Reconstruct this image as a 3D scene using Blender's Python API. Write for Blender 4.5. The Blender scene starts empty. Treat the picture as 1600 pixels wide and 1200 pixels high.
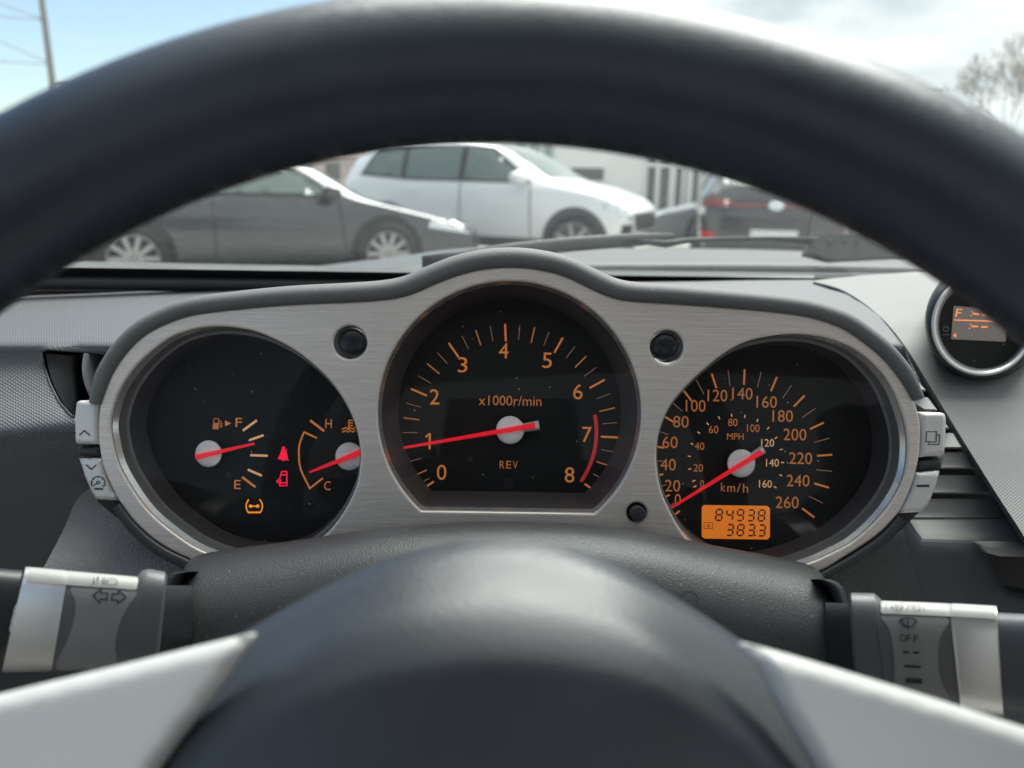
import bpy, bmesh, math, random
import numpy as np
from mathutils import Vector, Matrix
from mathutils.geometry import delaunay_2d_cdt
from mathutils.bvhtree import BVHTree
R_ = math.radians
random.seed(7)
C = bpy.context.scene.collection
SC = bpy.context.scene

# ------------------------------------------------------------------ camera, world, sun, exposure
EXPO = 2.05
F_PX = 1208.0                                   # focal length in photo pixels (photo is 1600 wide)
PITCH, ROLL, CAM_Z = R_(14.8), R_(1.0), 1.05
CAM = Vector((0, 0, CAM_Z))
FW = Vector((0, math.cos(PITCH), -math.sin(PITCH)))
R0 = Vector((1, 0, 0)); U0 = R0.cross(FW)
RX = R0 * math.cos(ROLL) + U0 * math.sin(ROLL)
UX = U0 * math.cos(ROLL) - R0 * math.sin(ROLL)
cd = bpy.data.cameras.new('camera'); co = bpy.data.objects.new('camera', cd); C.objects.link(co)
co.matrix_world = Matrix(((RX.x, UX.x, -FW.x, CAM.x), (RX.y, UX.y, -FW.y, CAM.y), (RX.z, UX.z, -FW.z, CAM.z), (0, 0, 0, 1)))
cd.sensor_width = 36; cd.lens = F_PX / 1600 * 36
cd.clip_start = 0.01; cd.clip_end = 3000
cd.dof.use_dof = True; cd.dof.focus_distance = 0.372; cd.dof.aperture_fstop = 8.8
SC.camera = co

SUN_EL, SUN_AZ = R_(60), R_(22)                 # azimuth measured from +Y (ahead) towards +X
w = bpy.data.worlds.new('World'); SC.world = w; w.use_nodes = True
nt = w.node_tree; nt.nodes.clear()
def N(t, k, **kw):
    n = t.nodes.new(k)
    for a, b in kw.items():
        if hasattr(n, a): setattr(n, a, b)
        else: n.inputs[a].default_value = b
    return n
L = lambda t, a, b: t.links.new(a, b)
out = N(nt, 'ShaderNodeOutputWorld')
sky = N(nt, 'ShaderNodeTexSky', sky_type='NISHITA', sun_disc=False)
sky.sun_elevation = SUN_EL; sky.sun_rotation = SUN_AZ; sky.air_density = 1.0; sky.dust_density = .6; sky.ozone_density = 1.2
b1 = N(nt, 'ShaderNodeBackground', Strength=0.041); L(nt, sky.outputs[0], b1.inputs['Color'])
tc = N(nt, 'ShaderNodeTexCoord')
sep = N(nt, 'ShaderNodeSeparateXYZ'); L(nt, tc.outputs['Generated'], sep.inputs[0])
zz = N(nt, 'ShaderNodeMath', operation='MAXIMUM'); L(nt, sep.outputs[2], zz.inputs[0]); zz.inputs[1].default_value = 0.0
za = N(nt, 'ShaderNodeMath', operation='ADD'); L(nt, zz.outputs[0], za.inputs[0]); za.inputs[1].default_value = 0.22
dx = N(nt, 'ShaderNodeMath', operation='DIVIDE'); L(nt, sep.outputs[0], dx.inputs[0]); L(nt, za.outputs[0], dx.inputs[1])
dy = N(nt, 'ShaderNodeMath', operation='DIVIDE'); L(nt, sep.outputs[1], dy.inputs[0]); L(nt, za.outputs[0], dy.inputs[1])
cmb = N(nt, 'ShaderNodeCombineXYZ'); L(nt, dx.outputs[0], cmb.inputs[0]); L(nt, dy.outputs[0], cmb.inputs[1])
nz = N(nt, 'ShaderNodeTexNoise'); nz.inputs['Scale'].default_value = 1.15; nz.inputs['Detail'].default_value = 9; nz.inputs['Roughness'].default_value = .56
cmb.inputs[2].default_value = 3.1; L(nt, cmb.outputs[0], nz.inputs['Vector'])
# more cloud towards the right of the windscreen, an open gap of blue on the left
gx = N(nt, 'ShaderNodeMath', operation='MULTIPLY_ADD'); L(nt, dx.outputs[0], gx.inputs[0]); gx.inputs[1].default_value = .25; L(nt, nz.outputs['Fac'], gx.inputs[2])
ramp = N(nt, 'ShaderNodeMapRange'); L(nt, gx.outputs[0], ramp.inputs[0]); ramp.inputs[1].default_value = .33; ramp.inputs[2].default_value = .45
nz2 = N(nt, 'ShaderNodeTexNoise'); nz2.inputs['Scale'].default_value = 2.2; nz2.inputs['Detail'].default_value = 6; L(nt, cmb.outputs[0], nz2.inputs['Vector'])
cr_ = N(nt, 'ShaderNodeValToRGB'); L(nt, nz2.outputs['Fac'], cr_.inputs[0])
cr_.color_ramp.elements[0].position = .36; cr_.color_ramp.elements[0].color = (.58, .64, .69, 1)
cr_.color_ramp.elements[1].position = .62; cr_.color_ramp.elements[1].color = (.97, .99, 1, 1)
b2 = N(nt, 'ShaderNodeBackground', Strength=0.31); L(nt, cr_.outputs[0], b2.inputs['Color'])
mx = N(nt, 'ShaderNodeMixShader'); L(nt, ramp.outputs[0], mx.inputs[0]); L(nt, b1.outputs[0], mx.inputs[1]); L(nt, b2.outputs[0], mx.inputs[2])
L(nt, mx.outputs[0], out.inputs[0])

sl = bpy.data.lights.new('sun', 'SUN'); sl.energy = 2.0; sl.angle = R_(48); sl.color = (1, .975, .94)
so = bpy.data.objects.new('sun', sl); C.objects.link(so)
sd = Vector((math.sin(SUN_AZ) * math.cos(SUN_EL), math.cos(SUN_AZ) * math.cos(SUN_EL), math.sin(SUN_EL)))
so.rotation_euler = sd.to_track_quat('Z', 'Y').to_euler(); so.location = (0, 0, 30)
SC.view_settings.view_transform = 'Standard'; SC.view_settings.look = 'None'
SC.view_settings.exposure = EXPO; SC.view_settings.gamma = 1; SC.view_settings.use_curve_mapping = False
try:
    SC.cycles.use_denoising = True; SC.cycles.max_bounces = 8; SC.cycles.transparent_max_bounces = 16
    SC.cycles.caustics_reflective = False; SC.cycles.caustics_refractive = False
    SC.cycles.sample_clamp_indirect = 4
except Exception: pass
EM = 2 ** -EXPO

# ------------------------------------------------------------------ projection helpers (photo pixel -> point at a real depth)
def P(px, py, D):
    return CAM + FW * D + RX * ((px - 800) / F_PX * D) + UX * ((600 - py) / F_PX * D)
def ray(px, py):
    return (FW + RX * ((px - 800) / F_PX) + UX * ((600 - py) / F_PX)).normalized()
def onZ(px, py, z):
    d = ray(px, py); return CAM + d * ((z - CAM.z) / d.z)
def onY(px, py, y):
    d = ray(px, py); return CAM + d * (y / d.y)
def topx(p):
    q = Vector(p) - CAM; D = q.dot(FW); return (800 + q.dot(RX) / D * F_PX, 600 - q.dot(UX) / D * F_PX)

# ------------------------------------------------------------------ materials
MATS = {}
def mat(name, col, rough=.5, metal=0., spec=.5, bump=None, emit=None, es=1., specks=0., speck_scale=900., coat=0., var=0., var_scale=20., sheen=0.):
    m = bpy.data.materials.new(name); m.use_nodes = True; t = m.node_tree
    b = t.nodes['Principled BSDF']
    b.inputs['Base Color'].default_value = (*col, 1); b.inputs['Roughness'].default_value = rough
    b.inputs['Metallic'].default_value = metal; b.inputs['Specular IOR Level'].default_value = spec
    b.inputs['Coat Weight'].default_value = coat; b.inputs['Coat Roughness'].default_value = .08
    if sheen: b.inputs['Sheen Weight'].default_value = sheen
    tcn = N(t, 'ShaderNodeTexCoord'); colsock = None
    if var:
        n = N(t, 'ShaderNodeTexNoise'); n.inputs['Scale'].default_value = var_scale; n.inputs['Detail'].default_value = 6
        L(t, tcn.outputs['Object'], n.inputs['Vector'])
        mr = N(t, 'ShaderNodeMapRange'); L(t, n.outputs['Fac'], mr.inputs[0]); mr.inputs[1].default_value = .3; mr.inputs[2].default_value = .7
        mr.inputs[3].default_value = 1 - var; mr.inputs[4].default_value = 1 + var
        mm = N(t, 'ShaderNodeVectorMath', operation='SCALE'); mm.inputs[0].default_value = col; L(t, mr.outputs[0], mm.inputs['Scale'])
        colsock = mm.outputs[0]
        rr = N(t, 'ShaderNodeMapRange'); L(t, n.outputs['Fac'], rr.inputs[0]); rr.inputs[1].default_value = .3; rr.inputs[2].default_value = .7
        rr.inputs[3].default_value = max(0, rough - .06); rr.inputs[4].default_value = min(1, rough + .06); L(t, rr.outputs[0], b.inputs['Roughness'])
    if specks:
        v = N(t, 'ShaderNodeTexVoronoi'); v.inputs['Scale'].default_value = speck_scale; L(t, tcn.outputs['Object'], v.inputs['Vector'])
        wn = N(t, 'ShaderNodeTexWhiteNoise'); L(t, v.outputs['Position'], wn.inputs['Vector'])
        g1 = N(t, 'ShaderNodeMath', operation='LESS_THAN'); L(t, v.outputs['Distance'], g1.inputs[0]); g1.inputs[1].default_value = .22
        g2 = N(t, 'ShaderNodeMath', operation='LESS_THAN'); L(t, wn.outputs['Value'], g2.inputs[0]); g2.inputs[1].default_value = specks
        g3 = N(t, 'ShaderNodeMath', operation='MULTIPLY'); L(t, g1.outputs[0], g3.inputs[0]); L(t, g2.outputs[0], g3.inputs[1])
        mc = N(t, 'ShaderNodeMix', data_type='RGBA'); L(t, g3.outputs[0], mc.inputs['Factor'])
        if colsock: L(t, colsock, mc.inputs['A'])
        else: mc.inputs['A'].default_value = (*col, 1)
        mc.inputs['B'].default_value = (.55, .53, .5, 1); colsock = mc.outputs['Result']
    if colsock: L(t, colsock, b.inputs['Base Color'])
    if bump:
        kind, sc, st = bump
        bp = N(t, 'ShaderNodeBump'); bp.inputs['Strength'].default_value = st; bp.inputs['Distance'].default_value = .0006
        if kind == 'grain':
            a = N(t, 'ShaderNodeTexVoronoi', feature='SMOOTH_F1'); a.inputs['Scale'].default_value = sc; h = a.outputs['Distance']
            L(t, tcn.outputs['Object'], a.inputs['Vector'])
        elif kind == 'leather':
            nn = N(t, 'ShaderNodeTexNoise'); nn.inputs['Scale'].default_value = sc * .35; L(t, tcn.outputs['Object'], nn.inputs['Vector'])
            ad = N(t, 'ShaderNodeVectorMath', operation='MULTIPLY_ADD'); L(t, nn.outputs['Color'], ad.inputs[0]); ad.inputs[1].default_value = (.004,) * 3
            L(t, tcn.outputs['Object'], ad.inputs[2])
            a = N(t, 'ShaderNodeTexVoronoi', feature='DISTANCE_TO_EDGE'); a.inputs['Scale'].default_value = sc; L(t, ad.outputs[0], a.inputs['Vector'])
            q = N(t, 'ShaderNodeMapRange'); L(t, a.outputs['Distance'], q.inputs[0]); q.inputs[2].default_value = .22; h = q.outputs[0]
        elif kind == 'fine':
            a = N(t, 'ShaderNodeTexNoise'); a.inputs['Scale'].default_value = sc; a.inputs['Detail'].default_value = 3; h = a.outputs['Fac']
            L(t, tcn.outputs['Object'], a.inputs['Vector'])
        elif kind == 'dimple':
            su = N(t, 'ShaderNodeSeparateXYZ'); L(t, tcn.outputs['UV'], su.inputs[0])
            def sn(o, k):
                m1 = N(t, 'ShaderNodeMath', operation='MULTIPLY'); L(t, o, m1.inputs[0]); m1.inputs[1].default_value = k
                m2 = N(t, 'ShaderNodeMath', operation='SINE'); L(t, m1.outputs[0], m2.inputs[0]); return m2.outputs[0]
            s1 = sn(su.outputs[0], 2 * math.pi * sc); s2 = sn(su.outputs[1], 2 * math.pi * sc * 1.15)
            pr = N(t, 'ShaderNodeMath', operation='MULTIPLY'); L(t, s1, pr.inputs[0]); L(t, s2, pr.inputs[1])
            ab = N(t, 'ShaderNodeMath', operation='SMOOTH_MAX'); L(t, pr.outputs[0], ab.inputs[0]); ab.inputs[1].default_value = -.1; ab.inputs[2].default_value = .3
            h = ab.outputs[0]
        elif kind == 'brush':
            mp = N(t, 'ShaderNodeMapping'); mp.inputs['Scale'].default_value = (40, 3000, 3000); L(t, tcn.outputs['Object'], mp.inputs['Vector'])
            a = N(t, 'ShaderNodeTexNoise'); a.inputs['Scale'].default_value = 1; a.inputs['Detail'].default_value = 3; L(t, mp.outputs[0], a.inputs['Vector']); h = a.outputs['Fac']
            mr = N(t, 'ShaderNodeMapRange'); L(t, h, mr.inputs[0]); mr.inputs[1].default_value = .3; mr.inputs[2].default_value = .7; mr.inputs[3].default_value = .86; mr.inputs[4].default_value = 1.14
            mm = N(t, 'ShaderNodeVectorMath', operation='SCALE'); mm.inputs[0].default_value = col; L(t, mr.outputs[0], mm.inputs['Scale']); L(t, mm.outputs[0], b.inputs['Base Color'])
        L(t, h, bp.inputs['Height']); L(t, bp.outputs[0], b.inputs['Normal'])
    if emit:
        b.inputs['Emission Color'].default_value = (*emit, 1); b.inputs['Emission Strength'].default_value = es * EM
    MATS[name] = m; return m
def glass(name, trans=(.93, .96, .94), refl=1., dust=0., rough=.0, ior=1.45, dscale=380., dcol=(.85, .88, .85)):
    m = bpy.data.materials.new(name); m.use_nodes = True; t = m.node_tree; t.nodes.clear()
    o = N(t, 'ShaderNodeOutputMaterial'); tr = N(t, 'ShaderNodeBsdfTransparent'); tr.inputs[0].default_value = (*trans, 1)
    gl = N(t, 'ShaderNodeBsdfGlossy'); gl.inputs['Roughness'].default_value = rough; gl.inputs[0].default_value = (refl,) * 3 + (1,)
    fr = N(t, 'ShaderNodeFresnel'); fr.inputs[0].default_value = ior
    mx = N(t, 'ShaderNodeMixShader'); L(t, fr.outputs[0], mx.inputs[0]); L(t, tr.outputs[0], mx.inputs[1]); L(t, gl.outputs[0], mx.inputs[2])
    last = mx.outputs[0]
    if dust:
        tl = N(t, 'ShaderNodeBsdfTranslucent'); tl.inputs[0].default_value = (*dcol, 1)
        tcn = N(t, 'ShaderNodeTexCoord'); n = N(t, 'ShaderNodeTexNoise'); n.inputs['Scale'].default_value = dscale; n.inputs['Detail'].default_value = 3; n.inputs['Roughness'].default_value = .6
        L(t, tcn.outputs['Object'], n.inputs['Vector'])
        mr = N(t, 'ShaderNodeMapRange'); L(t, n.outputs['Fac'], mr.inputs[0]); mr.inputs[1].default_value = .42; mr.inputs[2].default_value = .75
        mr.inputs[3].default_value = dust * .9; mr.inputs[4].default_value = dust * 1.7
        m2 = N(t, 'ShaderNodeMixShader'); L(t, mr.outputs[0], m2.inputs[0]); L(t, last, m2.inputs[1]); L(t, tl.outputs[0], m2.inputs[2]); last = m2.outputs[0]
    L(t, last, o.inputs[0]); MATS[name] = m; return m

M_leather = mat('wheel_leather', (.018, .026, .041), .36, spec=.65, bump=('leather', 900, .13), var=.15, var_scale=30)
M_hub = mat('airbag_vinyl', (.024, .028, .037), .40, spec=.65, bump=('fine', 900, .22), var=.12, var_scale=40)
M_thread = mat('seam_thread', (.03, .032, .036), .8)
M_spoke = mat('silver_paint', (.76, .755, .735), .36, metal=.0, bump=('fine', 2500, .04))
M_alu = mat('brushed_aluminium', (.60, .54, .498), .45, metal=.6, bump=('brush', 1, .25))
M_chamfer = mat('polished_aluminium', (.72, .72, .70), .25, metal=.9)
M_key = mat('satin_silver_plastic', (.56, .55, .53), .42, metal=.5, bump=('fine', 3500, .05))
M_hood = mat('soft_touch_grey', (.125, .127, .130), .62, spec=.4, bump=('fine', 2600, .35), specks=.05, speck_scale=1500)
M_cover = mat('column_plastic', (.030, .031, .034), .46, spec=.5, bump=('grain', 2100, .28), specks=.012, speck_scale=1600)
M_black = mat('black_plastic', (.024, .026, .029), .42, spec=.45, bump=('fine', 1500, .08))
M_gap = mat('black_gap', (.008, .008, .009), .6)
M_dash = mat('dimpled_dash', (.085, .088, .097), .50, spec=.5, bump=('dimple', 330, .6))
M_dashr = mat('dimpled_console', (.16, .16, .16), .55, spec=.45, bump=('dimple', 400, .35))
M_grain = mat('grained_panel', (.225, .22, .215), .55, spec=.45, bump=('leather', 420, .45), var=.08)
M_leath2 = mat('grained_dark_panel', (.062, .066, .074), .5, spec=.5, bump=('leather', 480, .45))
M_panel = mat('blue_black_panel', (.060, .066, .078), .5, spec=.45, bump=('fine', 1800, .15))
M_flap = mat('vent_flap_grey', (.32, .33, .345), .5)
M_vane = mat('vane_plastic', (.33, .325, .32), .45, spec=.5, bump=('fine', 2500, .06))
M_wall = mat('gauge_wall', (.072, .062, .064), .45, spec=.4, bump=('fine', 900, .02))
M_wall2 = mat('gauge_wall_step', (.17, .17, .165), .4, spec=.4)
M_face = mat('gauge_face', (.0115, .011, .0108), .55, spec=.2, specks=.008, speck_scale=700)
M_ghost = mat('unlit_icon', (.022, .020, .020), .5, spec=.25)
M_stalk = mat('stalk_grey', (.095, .096, .102), .45, spec=.5, bump=('fine', 2000, .1))
M_stalkface = mat('stalk_face_grey', (.21, .207, .205), .5, spec=.45, bump=('fine', 2500, .1))
M_ring = mat('stalk_silver', (.62, .61, .60), .33, metal=.8, bump=('fine', 2500, .05))
M_strip = mat('stalk_strip_silver', (.30, .297, .285), .5, metal=.1)
M_ink = mat('black_ink', (.012, .013, .018), .6)
M_inkg = mat('grey_ink', (.14, .13, .12), .6)
M_oran = mat('orange_lit_print', (.3, .12, .04), .6, emit=(.60, .19, .035), es=.50)
M_orand = mat('orange_dim_print', (.25, .12, .05), .6, emit=(.45, .14, .03), es=.50)
M_pale = mat('pale_orange_print', (.4, .25, .15), .6, emit=(.75, .38, .17), es=.55)
M_thin = mat('thin_grey_print', (.22, .17, .14), .6, emit=(.28, .13, .07), es=.5)
M_tele = mat('amber_telltale', (.3, .12, .02), .6, emit=(.85, .27, .01), es=.9)
M_redl = mat('red_telltale', (.3, .01, .03), .6, emit=(.92, .01, .05), es=.85)
M_redz = mat('red_print', (.28, .02, .02), .6, emit=(.34, .02, .02), es=.6)
M_needle = mat('red_needle', (.40, .008, .015), .4, emit=(.75, .008, .022), es=.62)
M_cap = mat('needle_cap_silver', (.90, .88, .86), .5, metal=.0, bump=('fine', 3000, .2))
M_white = mat('needle_white', (.75, .72, .70), .5)
M_lcd = mat('amber_lcd', (.25, .1, .02), .5, emit=(.64, .155, .010), es=.78)
M_lcdg = mat('grey_lcd', (.16, .14, .13), .45, emit=(.10, .085, .075), es=.6)
M_lcdo = mat('orange_lcd_digit', (.3, .12, .06), .6, emit=(.95, .30, .10), es=.9)
M_lens = glass('clear_lens', (.97, .97, .97), 1., rough=.012, ior=1.17)
M_screen = glass('windscreen_glass', (.90, .95, .92), 1., dust=.011, dscale=150, rough=.0, ior=1.35)
M_frit = mat('ceramic_frit', (.006, .007, .008), .35)
M_rubber = mat('wiper_rubber', (.03, .031, .033), .6, var=.2)
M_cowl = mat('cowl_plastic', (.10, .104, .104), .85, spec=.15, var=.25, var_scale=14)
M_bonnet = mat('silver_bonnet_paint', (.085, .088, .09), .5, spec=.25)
M_lining = mat('roof_lining', (.50, .485, .465), .9)
M_seat = mat('black_seat_leather', (.04, .04, .042), .6)
M_trim = mat('cabin_trim', (.40, .395, .38), .7)

# ------------------------------------------------------------------ object helpers
def worldloc(o):
    v = Vector(o.location); p = o.parent
    while p: v = v + Vector(p.location); p = p.parent
    return v
def thing(name, label=None, cat=None, loc=(0, 0, 0), group=None, kind=None, rotz=0, parent=None):
    o = bpy.data.objects.new(name, None); C.objects.link(o); o.location = loc; o.rotation_euler = (0, 0, rotz); o.empty_display_size = .02
    if parent: o.parent = parent
    if label: o['label'] = label
    if cat: o['category'] = cat
    if group: o['group'] = group
    if kind: o['kind'] = kind
    return o
def mk(name, vs, fs, m, parent=None, smooth=True, local=False, uv=None, label=None, cat=None, kind=None, sub=0, angle=None, group=None):
    off = Vector((0, 0, 0))
    if parent and not local: off = worldloc(parent)
    me = bpy.data.meshes.new(name); me.from_pydata([tuple(Vector(v) - off) for v in vs], [], [tuple(f) for f in fs]); me.update()
    if uv is not None:
        ul = me.uv_layers.new(name='UVMap')
        for lp in me.loops: ul.data[lp.index].uv = uv[lp.vertex_index]
    me.materials.append(m)
    me.polygons.foreach_set('use_smooth', [smooth] * len(me.polygons))
    if smooth and angle: me.set_sharp_from_angle(angle=R_(angle))
    o = bpy.data.objects.new(name, me); C.objects.link(o)
    if parent: o.parent = parent
    if sub:
        md = o.modifiers.new('smooth', 'SUBSURF'); md.levels = sub; md.render_levels = sub
    if label: o['label'] = label
    if cat: o['category'] = cat
    if kind: o['kind'] = kind
    if group: o['group'] = group
    return o
def loft(rings, closed=True, caps=False, loop=False):
    assert all(len(r) == len(rings[0]) for r in rings)
    n = len(rings[0]); vs = [p for r in rings for p in r]; fs = []
    K = len(rings)
    for i in range(K if loop else K - 1):
        a, b = i * n, ((i + 1) % K) * n
        for j in range(n if closed else n - 1):
            k = (j + 1) % n; fs.append((a + j, a + k, b + k, b + j))
    if caps:
        fs.append(tuple(range(n - 1, -1, -1))); fs.append(tuple(range((K - 1) * n, K * n)))
    return vs, fs
def join(*vf):
    V, Fc = [], []
    for v, f in vf:
        o = len(V); V += list(v); Fc += [tuple(i + o for i in q) for q in f]
    return V, Fc
def box(c, sx, sy, sz, ax=None):
    ax = ax or (Vector((1, 0, 0)), Vector((0, 1, 0)), Vector((0, 0, 1))); c = Vector(c)
    v = [c + ax[0] * (i * sx / 2) + ax[1] * (j * sy / 2) + ax[2] * (k * sz / 2) for i in (-1, 1) for j in (-1, 1) for k in (-1, 1)]
    return v, [(0, 1, 3, 2), (4, 6, 7, 5), (0, 4, 5, 1), (2, 3, 7, 6), (0, 2, 6, 4), (1, 5, 7, 3)]
def box2(a, b): return box([(a[i] + b[i]) / 2 for i in range(3)], *[abs(b[i] - a[i]) for i in range(3)])
def tube(pts, r, n=8, caps=True):
    pts = [Vector(p) for p in pts]; rs = r if isinstance(r, (list, tuple)) else [r] * len(pts); rings = []
    for i, p in enumerate(pts):
        t = (pts[min(i + 1, len(pts) - 1)] - pts[max(i - 1, 0)]).normalized()
        a = t.cross(Vector((0, 0, 1)));
        if a.length < 1e-3: a = t.cross(Vector((1, 0, 0)))
        a.normalize(); b = t.cross(a)
        rings.append([p + (a * math.cos(q * 2 * math.pi / n) + b * math.sin(q * 2 * math.pi / n)) * rs[i] for q in range(n)])
    return loft(rings, True, caps)
def cr(pts, closed=False, k=6):
    pts = [np.array(p, float) for p in pts]; n = len(pts); o = []
    for i in range(n if closed else n - 1):
        if closed: a, b, c, d = pts[(i - 1) % n], pts[i], pts[(i + 1) % n], pts[(i + 2) % n]
        else: a, b, c, d = pts[max(i - 1, 0)], pts[i], pts[i + 1], pts[min(i + 2, n - 1)]
        for j in range(k):
            t = j / k
            o.append(.5 * ((2 * b) + (c - a) * t + (2 * a - 5 * b + 4 * c - d) * t * t + (3 * b - a - 3 * c + d) * t ** 3))
    if not closed: o.append(pts[-1])
    return o
def resample(pts, n, closed=False):
    p = np.array(pts, float)
    if closed: p = np.vstack([p, p[:1]])
    s = np.concatenate([[0], np.cumsum(np.linalg.norm(np.diff(p, axis=0), axis=1))])
    t = np.linspace(0, s[-1], n + 1)[:-1] if closed else np.linspace(0, s[-1], n)
    return [np.array([np.interp(x, s, p[:, i]) for i in range(p.shape[1])]) for x in t]
def circ(cx, cy, r, n=64, a0=0, a1=2 * math.pi): return [(cx + r * math.cos(a0 + (a1 - a0) * i / n), cy + r * math.sin(a0 + (a1 - a0) * i / n)) for i in range(n)]
def inside(poly, X, Y):
    poly = np.array(poly, float); r = np.zeros(len(X), bool); n = len(poly); j = n - 1
    for i in range(n):
        xi, yi = poly[i][:2]; xj, yj = poly[j][:2]
        c = ((yi > Y) != (yj > Y)) & (X < (xj - xi) * (Y - yi) / (yj - yi + 1e-12) + xi); r ^= c; j = i
    return r
def bdist(poly, X, Y):
    d = np.full(len(X), 1e9); n = len(poly)
    for i in range(n):
        a = np.array(poly[i][:2], float); b = np.array(poly[(i + 1) % n][:2], float); e = b - a; l2 = e @ e + 1e-18
        t = np.clip(((X - a[0]) * e[0] + (Y - a[1]) * e[1]) / l2, 0, 1); d = np.minimum(d, np.hypot(X - a[0] - t * e[0], Y - a[1] - t * e[1]))
    return d
def fill(outer, holes=(), step=None, extra=()):
    """triangulate a 2-D outline with holes, with interior points every step"""
    pts = []; edges = []
    for lp in [outer, *holes]:
        o = len(pts); pts += [tuple(p[:2]) for p in lp]; edges += [(o + i, o + (i + 1) % len(lp)) for i in range(len(lp))]
    nb = len(pts); A = np.array([p[:2] for p in outer], float)
    if step:
        gx = np.arange(A[:, 0].min() + step * .5, A[:, 0].max(), step); gy = np.arange(A[:, 1].min() + step * .5, A[:, 1].max(), step)
        X, Y = [q.ravel() for q in np.meshgrid(gx, gy)]
        k = inside(outer, X, Y) & (bdist(outer, X, Y) > step * .45)
        for h in holes: k &= ~inside(h, X, Y) & (bdist(h, X, Y) > step * .45)
        pts += list(zip(X[k], Y[k]))
    pts += [tuple(e) for e in extra]
    v, e, f, *_ = delaunay_2d_cdt([Vector(p) for p in pts], edges, [], 1 if not step and not extra else 0, 1e-9)
    V = np.array([(p.x, p.y) for p in v]); T = [t for t in f if len(t) >= 3]
    Cx = np.array([V[list(t)].mean(0) for t in T]); k = inside(outer, Cx[:, 0], Cx[:, 1])
    for h in holes: k &= ~inside(h, Cx[:, 0], Cx[:, 1])
    return V, [t for t, q in zip(T, k) if q]
def pillow(outer, tow, ew, drop, step, thick=0., holes=()):
    """a plate with rounded edges: tow(a,b,n) -> world; n=0 on the face"""
    rings = [outer]
    V, T = fill(outer, holes, step)
    d = bdist(outer, V[:, 0], V[:, 1]); q = 1 - np.minimum(d / ew, 1); n = -drop * (1 - np.sqrt(np.maximum(0, 1 - q * q)))
    vs = [tow(a, b, c) for (a, b), c in zip(V, n)]; vf = (vs, T)
    if thick:
        o = [tow(p[0], p[1], -drop) for p in outer]; i = [tow(p[0], p[1], -drop - thick) for p in outer]
        vf = join(vf, loft([o, i], True))
    return vf
def plane_tow(D, scale=1.0):
    """plane facing the driver at depth D, coordinates in photo pixels; n metres towards the driver"""
    return lambda a, b, n: P(a, b, D) - FW * n
FONT_CACHE = {}
def text2d(s):
    if s in FONT_CACHE: return FONT_CACHE[s]
    c = bpy.data.curves.new('t', 'FONT'); c.body = s; c.size = 1; c.resolution_u = 3; c.space_character = 1.0
    o = bpy.data.objects.new('t', c); C.objects.link(o); dg = bpy.context.evaluated_depsgraph_get(); me = o.evaluated_get(dg).to_mesh()
    V = np.array([v.co[:2] for v in me.vertices]); T = [tuple(p.vertices) for p in me.polygons]
    o.evaluated_get(dg).to_mesh_clear(); bpy.data.objects.remove(o); bpy.data.curves.remove(c)
    FONT_CACHE[s] = (V, T); return V, T
def text(s, cx, cy, h, m, parent, mapper, wpx=None, rot=1.0, shear=0., name='numeral', label=None):
    V, T = text2d(s); lo, hi = V.min(0), V.max(0); c = (lo + hi) / 2
    sy = h / (hi[1] - lo[1]); sx = sy if wpx is None else wpx / (hi[0] - lo[0])
    x = (V[:, 0] - c[0]) * sx; y = (V[:, 1] - c[1]) * sy; x = x + shear * y; a = R_(rot)
    px = cx + x * math.cos(a) + y * math.sin(a); py = cy - (y * math.cos(a) - x * math.sin(a))
    return mk(name, [mapper(p, q) for p, q in zip(px, py)], T, m, parent, smooth=False, label=label)
def strokes(lines, wd):
    """2-D polylines -> quads of width wd (mitred)"""
    V, T = [], []
    for ln in lines:
        ln = [np.array(p, float) for p in ln]; n = len(ln); cl = n > 2 and np.allclose(ln[0], ln[-1]); o = len(V)
        if cl: ln = ln[:-1]; n -= 1
        for i in range(n):
            a = ln[(i - 1) % n] if (cl or i > 0) else ln[i]; b = ln[(i + 1) % n] if (cl or i < n - 1) else ln[i]
            t1 = ln[i] - a; t2 = b - ln[i]
            t1 = t1 / (np.linalg.norm(t1) + 1e-9); t2 = t2 / (np.linalg.norm(t2) + 1e-9); t = t1 + t2; t /= (np.linalg.norm(t) + 1e-9)
            nn = np.array([-t[1], t[0]]); tt = t2 if np.linalg.norm(t2) > .5 else t1; k = max(.5, abs(nn @ np.array([-tt[1], tt[0]])))
            V += [ln[i] + nn * wd / 2 / k, ln[i] - nn * wd / 2 / k]
        for i in range(n if cl else n - 1):
            j = (i + 1) % n; T.append((o + 2 * i, o + 2 * i + 1, o + 2 * j + 1, o + 2 * j))
    return np.array(V), T
def ink(name, m, parent, mapper, lines=(), wd=1.5, polys=(), label=None):
    V, T = [], []
    if lines:
        v, t = strokes(lines, wd); V += list(v); T += t
    for p in polys:
        v, t = fill(p); o = len(V); V += list(v); T += [tuple(i + o for i in q) for q in t]
    return mk(name, [mapper(*p) for p in V], T, m, parent, smooth=False, label=label)
def bvh_of(objs):
    V, T = [], []
    dg = bpy.context.evaluated_depsgraph_get()
    for o in objs:
        e = o.evaluated_get(dg); me = e.to_mesh(); off = worldloc(o); k = len(V)
        V += [v.co + off for v in me.vertices]; T += [tuple(i + k for i in p.vertices) for p in me.polygons]; e.to_mesh_clear()
    return BVHTree.FromPolygons(V, T)
def surf_mapper(objs, off=.0003, fallback=.28):
    b = bvh_of(objs)
    def f(px, py):
        d = ray(px, py); h, n, i, ds = b.ray_cast(CAM, d)
        if h is None: return P(px, py, fallback)
        if n.dot(d) > 0: n = -n
        return h + n * off
    return f
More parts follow.
